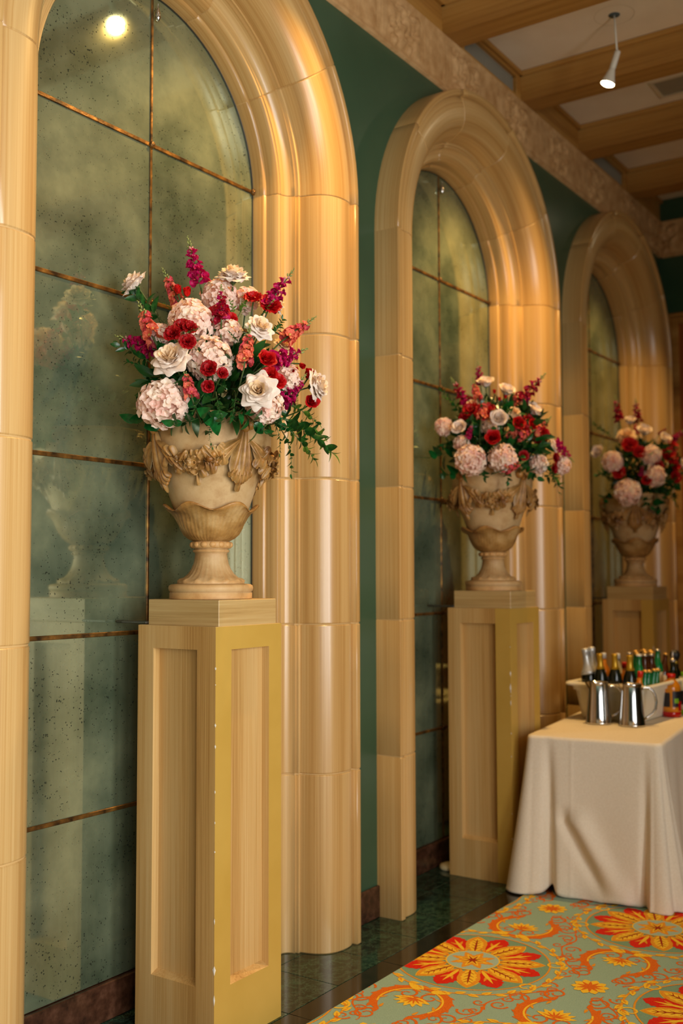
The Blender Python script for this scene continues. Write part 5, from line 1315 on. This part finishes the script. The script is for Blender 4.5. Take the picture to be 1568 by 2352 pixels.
FL(1, 1140, 985, [
    ('fw', 1115, 879, 46, .02, (-.1, .9, .4), 'standing highest'),
    ('fw', 1163, 897, 48, .02, (.3, .8, .5), 'just right of the highest one'),
    ('fw', 1146, 961, 50, .26, (-.1, .35, .92), 'facing front in the center'),
    ('fw', 1055, 982, 44, .18, (-.3, .5, .8), 'at the left, beside a hydrangea'),
    ('fw', 1225, 942, 46, .06, (.6, .6, .5), 'high on the right'),
    ('fw', 1265, 1024, 44, .06, (.9, .3, .4), 'at the right edge'),
    ('pr', 1083, 928, 32, .1, (-.3, .6, .7), 'small, at the upper left'),
    ('pr', 1182, 946, 30, .16, (.3, .5, .8), 'small, right of the central white rose'),
    ('hy', 1081, 1057, 70, .25, (-.1, .05, .98), 'low in front, left'),
    ('hy', 1154, 1052, 64, .24, (.1, .05, .98), 'low in front, right'),
    ('hy', 1020, 981, 42, .1, (-.7, .3, .6), 'at the left edge'),
    ('hs', 1235, 1066, 42, .14, (.4, -.1, .9), 'low at the right'),
    ('hs', 1289, 1070, 40, .02, (.8, .0, .5), 'farthest right'),
    ('hs', 1128, 978, 44, .16, (0, .2, .9), 'under the central white rose'),
    ('rr', 1131, 1006, 40, .29, (0, .3, .95), 'in front, under the central white rose'),
    ('rr', 1190, 972, 36, .2, (.3, .4, .85), 'right of the central white rose'),
    ('rr', 1248, 998, 34, .1, (.6, .3, .7), 'left of the right edge white rose'),
    ('lr', 1082, 940, 38, .12, (-.3, .5, .8), 'dark, upper left of the center'),
    ('lr', 1110, 946, 40, .18, (-.1, .4, .9), 'left above the central white rose'),
    ('sr', 1276, 1052, 24, .05, (.6, .1, .7), 'under the right edge white rose'),
    ('sr', 1272, 1076, 24, .06, (.6, -.1, .7), 'low at the right, before a hydrangea'),
    ('rb', 1135, 901, 14, .06, (0, .95, .3), 'thin, between the two highest white roses, left'),
    ('rb', 1147, 918, 13, .08, (0, .95, .3), 'thin, below the two highest white roses'),
    ('rb', 1161, 913, 13, .06, (0, .95, .3), 'thin, under the second highest white rose'),
    ('sr', 1236, 1018, 22, .12, (.5, .2, .8), 'beside the right edge white rose'),
    ('sr', 1203, 1046, 24, .2, (.2, .1, .95), 'right of the low front hydrangeas'),
    ('sr', 1213, 960, 24, .1, (.4, .5, .7), 'under the high right white rose'),
    ('sr', 1066, 956, 26, .12, (-.4, .5, .7), 'above the left white rose'),
    ('sr', 1124, 936, 26, .14, (0, .6, .7), 'above the central white rose'),
    ('sr', 1206, 986, 28, .16, (.4, .3, .8), 'in the crimson patch right of center'),
    ('rr', 1222, 976, 30, .12, (.5, .4, .7), 'highest in the crimson patch at the right'),
    ('st', 1168, 1010, 0, .2, None, 'at the middle, above the right front hydrangea', (1196, 962), .16),
    ('hs', 1060, 1020, 36, .16, (-.5, 0, .8), 'small, under the left white rose'),
    ('sd', 1080, 940, 0, .08, None, 'slanting to the upper left', (1034, 866), .04),
    ('sd', 1186, 930, 0, .06, None, 'slanting to the upper right before the orange stone', (1254, 856), .02),
    ('sn', 1104, 890, 0, -.02, None, 'topmost, behind the highest rose', (1097, 828), -.04),
    ('sn', 1072, 1012, 0, .22, None, 'short, between the left rose and the front', (1086, 968), .22),
    ('sn', 1270, 1010, 0, .04, None, 'drooping at the right edge', (1318, 1062), .02),
    ('st', 1100, 930, 0, .1, None, 'at the upper left', (1084, 866), .06),
    ('st', 1104, 966, 0, .22, None, 'left of the central white rose', (1118, 910), .16),
    ('st', 1222, 1006, 0, .12, None, 'pointing right above the edge rose', (1266, 956), .06),
    ('sk', 1160, 1078, 0, .28, None, 'low in front, right', (1208, 1058), .24),
    ('st', 1190, 940, 0, .06, None, 'under the second highest white rose', (1176, 896), .04),
    ('sk', 1186, 1004, 0, .2, None, 'rosy, at the middle right', (1232, 986), .14),
    ('ld', 1060, 960, 0, .06, None, 'at the upper left, before the mirror', (1022, 890), .02),
    ('lf', 1072, 950, 0, .06, None, 'pale green, at the upper left', (1026, 910), .02),
    ('lf', 1152, 942, 0, .2, None, 'pale green, above the central white rose', (1156, 916), .2),
    ('ld', 1060, 1000, 0, .12, None, 'pointing left', (1002, 1036), .06),
    ('lb', 1080, 1020, 0, .14, None, 'broad, at the left edge', (996, 1058), .08),
    ('lb', 1080, 1070, 0, .18, None, 'hanging over the urn rim at the left', (1026, 1104), .14),
    ('lb', 1110, 1070, 0, .22, None, 'over the urn rim, below the front hydrangea', (1106, 1098), .26),
    ('lb', 1160, 1070, 0, .22, None, 'over the urn rim in the middle', (1172, 1104), .26),
    ('lb', 1196, 1060, 0, .2, None, 'over the urn rim, right of the middle', (1226, 1104), .2),
    ('lb', 1220, 1050, 0, .14, None, 'over the urn rim at the right', (1254, 1100), .14),
    ('lt', 1200, 1000, 0, .16, None, 'bushy, in the middle right', (1256, 1046), .1),
    ('lt', 1240, 1060, 0, .1, None, 'low at the right', (1300, 1104), .04),
    ('lx', 1250, 1080, 0, .1, None, 'hanging lowest at the right', (1306, 1118), .06),
    ('ld', 1120, 1010, 0, .24, None, 'beside the front red rose, left', (1098, 1010), .26),
    ('ld', 1150, 1014, 0, .25, None, 'under the front red rose', (1126, 1040), .28),
    ('ld', 1196, 990, 0, .16, None, 'before the crimson blooms, right', (1206, 1030), .2),
])
FL(2, 1475, 1050, [
    ('fw', 1446, 967, 34, .02, (-.1, .9, .4), 'standing highest'),
    ('fw', 1480, 990, 42, .06, (.1, .8, .6), 'just below the highest one'),
    ('fw', 1373, 1038, 36, .06, (-.7, .4, .6), 'at the left edge'),
    ('fw', 1526, 1008, 38, .06, (.4, .6, .6), 'upper right'),
    ('fw', 1566, 1068, 36, .1, (.7, .3, .6), 'cut by the right picture edge'),
    ('pr', 1438, 1001, 44, .14, (-.2, .6, .8), 'wide, upper left of the center'),
    ('hy', 1494, 1046, 46, .2, (0, .3, .9), 'in the center'),
    ('hy', 1503, 1094, 48, .24, (.1, .1, .95), 'low in front, right of the middle'),
    ('hy', 1441, 1131, 60, .24, (-.1, -.1, .98), 'lowest in front, over the urn rim'),
    ('hy', 1407, 1060, 48, .18, (-.4, .3, .85), 'large, at the left'),
    ('lr', 1446, 1022, 36, .2, (-.1, .4, .9), 'under the wide peach rose'),
    ('lr', 1468, 1038, 30, .22, (0, .3, .9), 'left of the central hydrangea'),
    ('lr', 1536, 1046, 42, .14, (.3, .4, .8), 'right of the central hydrangea'),
    ('rr', 1550, 1072, 26, .16, (.3, .3, .9), 'small and bright at the right'),
    ('rr', 1484, 1102, 26, .27, (0, .2, .95), 'left of the low front hydrangea'),
    ('lr', 1552, 1096, 28, .14, (.3, .2, .9), 'low at the right'),
    ('lr', 1420, 1084, 30, .2, (-.3, .1, .9), 'orange lit, below the large left hydrangea'),
    ('lr', 1544, 1022, 30, .08, (.4, .6, .6), 'beside the upper right white rose'),
    ('sr', 1514, 1068, 22, .22, (.2, .2, .9), 'between the two middle hydrangeas'),
    ('sd', 1423, 972, 0, -.02, None, 'upright, the left one of two', (1412, 908), -.04),
    ('sd', 1465, 976, 0, -.02, None, 'upright, the right one of two', (1459, 914), -.04),
    ('sn', 1538, 1016, 0, .02, None, 'leaning out at the right', (1574, 984), .0),
    ('sn', 1470, 1098, 0, .24, None, 'short, at the middle front', (1478, 1062), .24),
    ('sd', 1512, 1000, 0, .0, None, 'short, upper right', (1534, 980), -.02),
    ('st', 1430, 1096, 0, .2, None, 'low at the left, beside the pale hydrangea', (1424, 1058), .2),
    ('st', 1462, 1000, 0, .06, None, 'between the two upright spikes', (1456, 964), .04),
    ('st', 1530, 1050, 0, .12, None, 'at the right', (1560, 1024), .08),
    ('ld', 1410, 1010, 0, .04, None, 'at the upper left', (1364, 974), .02),
    ('lf', 1486, 1044, 0, .24, None, 'bright lime, in the center', (1500, 1042), .3),
    ('lf', 1472, 1020, 0, .14, None, 'fresh, under the highest white roses', (1484, 1008), .14),
    ('lb', 1410, 1080, 0, .12, None, 'at the left edge', (1372, 1092), .08),
    ('lb', 1410, 1120, 0, .16, None, 'hanging over the urn rim at the left', (1380, 1152), .12),
    ('lb', 1470, 1130, 0, .22, None, 'over the urn rim in the middle', (1486, 1168), .22),
    ('lb', 1500, 1120, 0, .2, None, 'over the urn rim, right of the middle', (1524, 1166), .18),
    ('lt', 1520, 1110, 0, .16, None, 'low at the right', (1566, 1150), .1),
    ('ld', 1450, 1080, 0, .22, None, 'in the dark gap before the left hydrangea', (1452, 1112), .24),
])
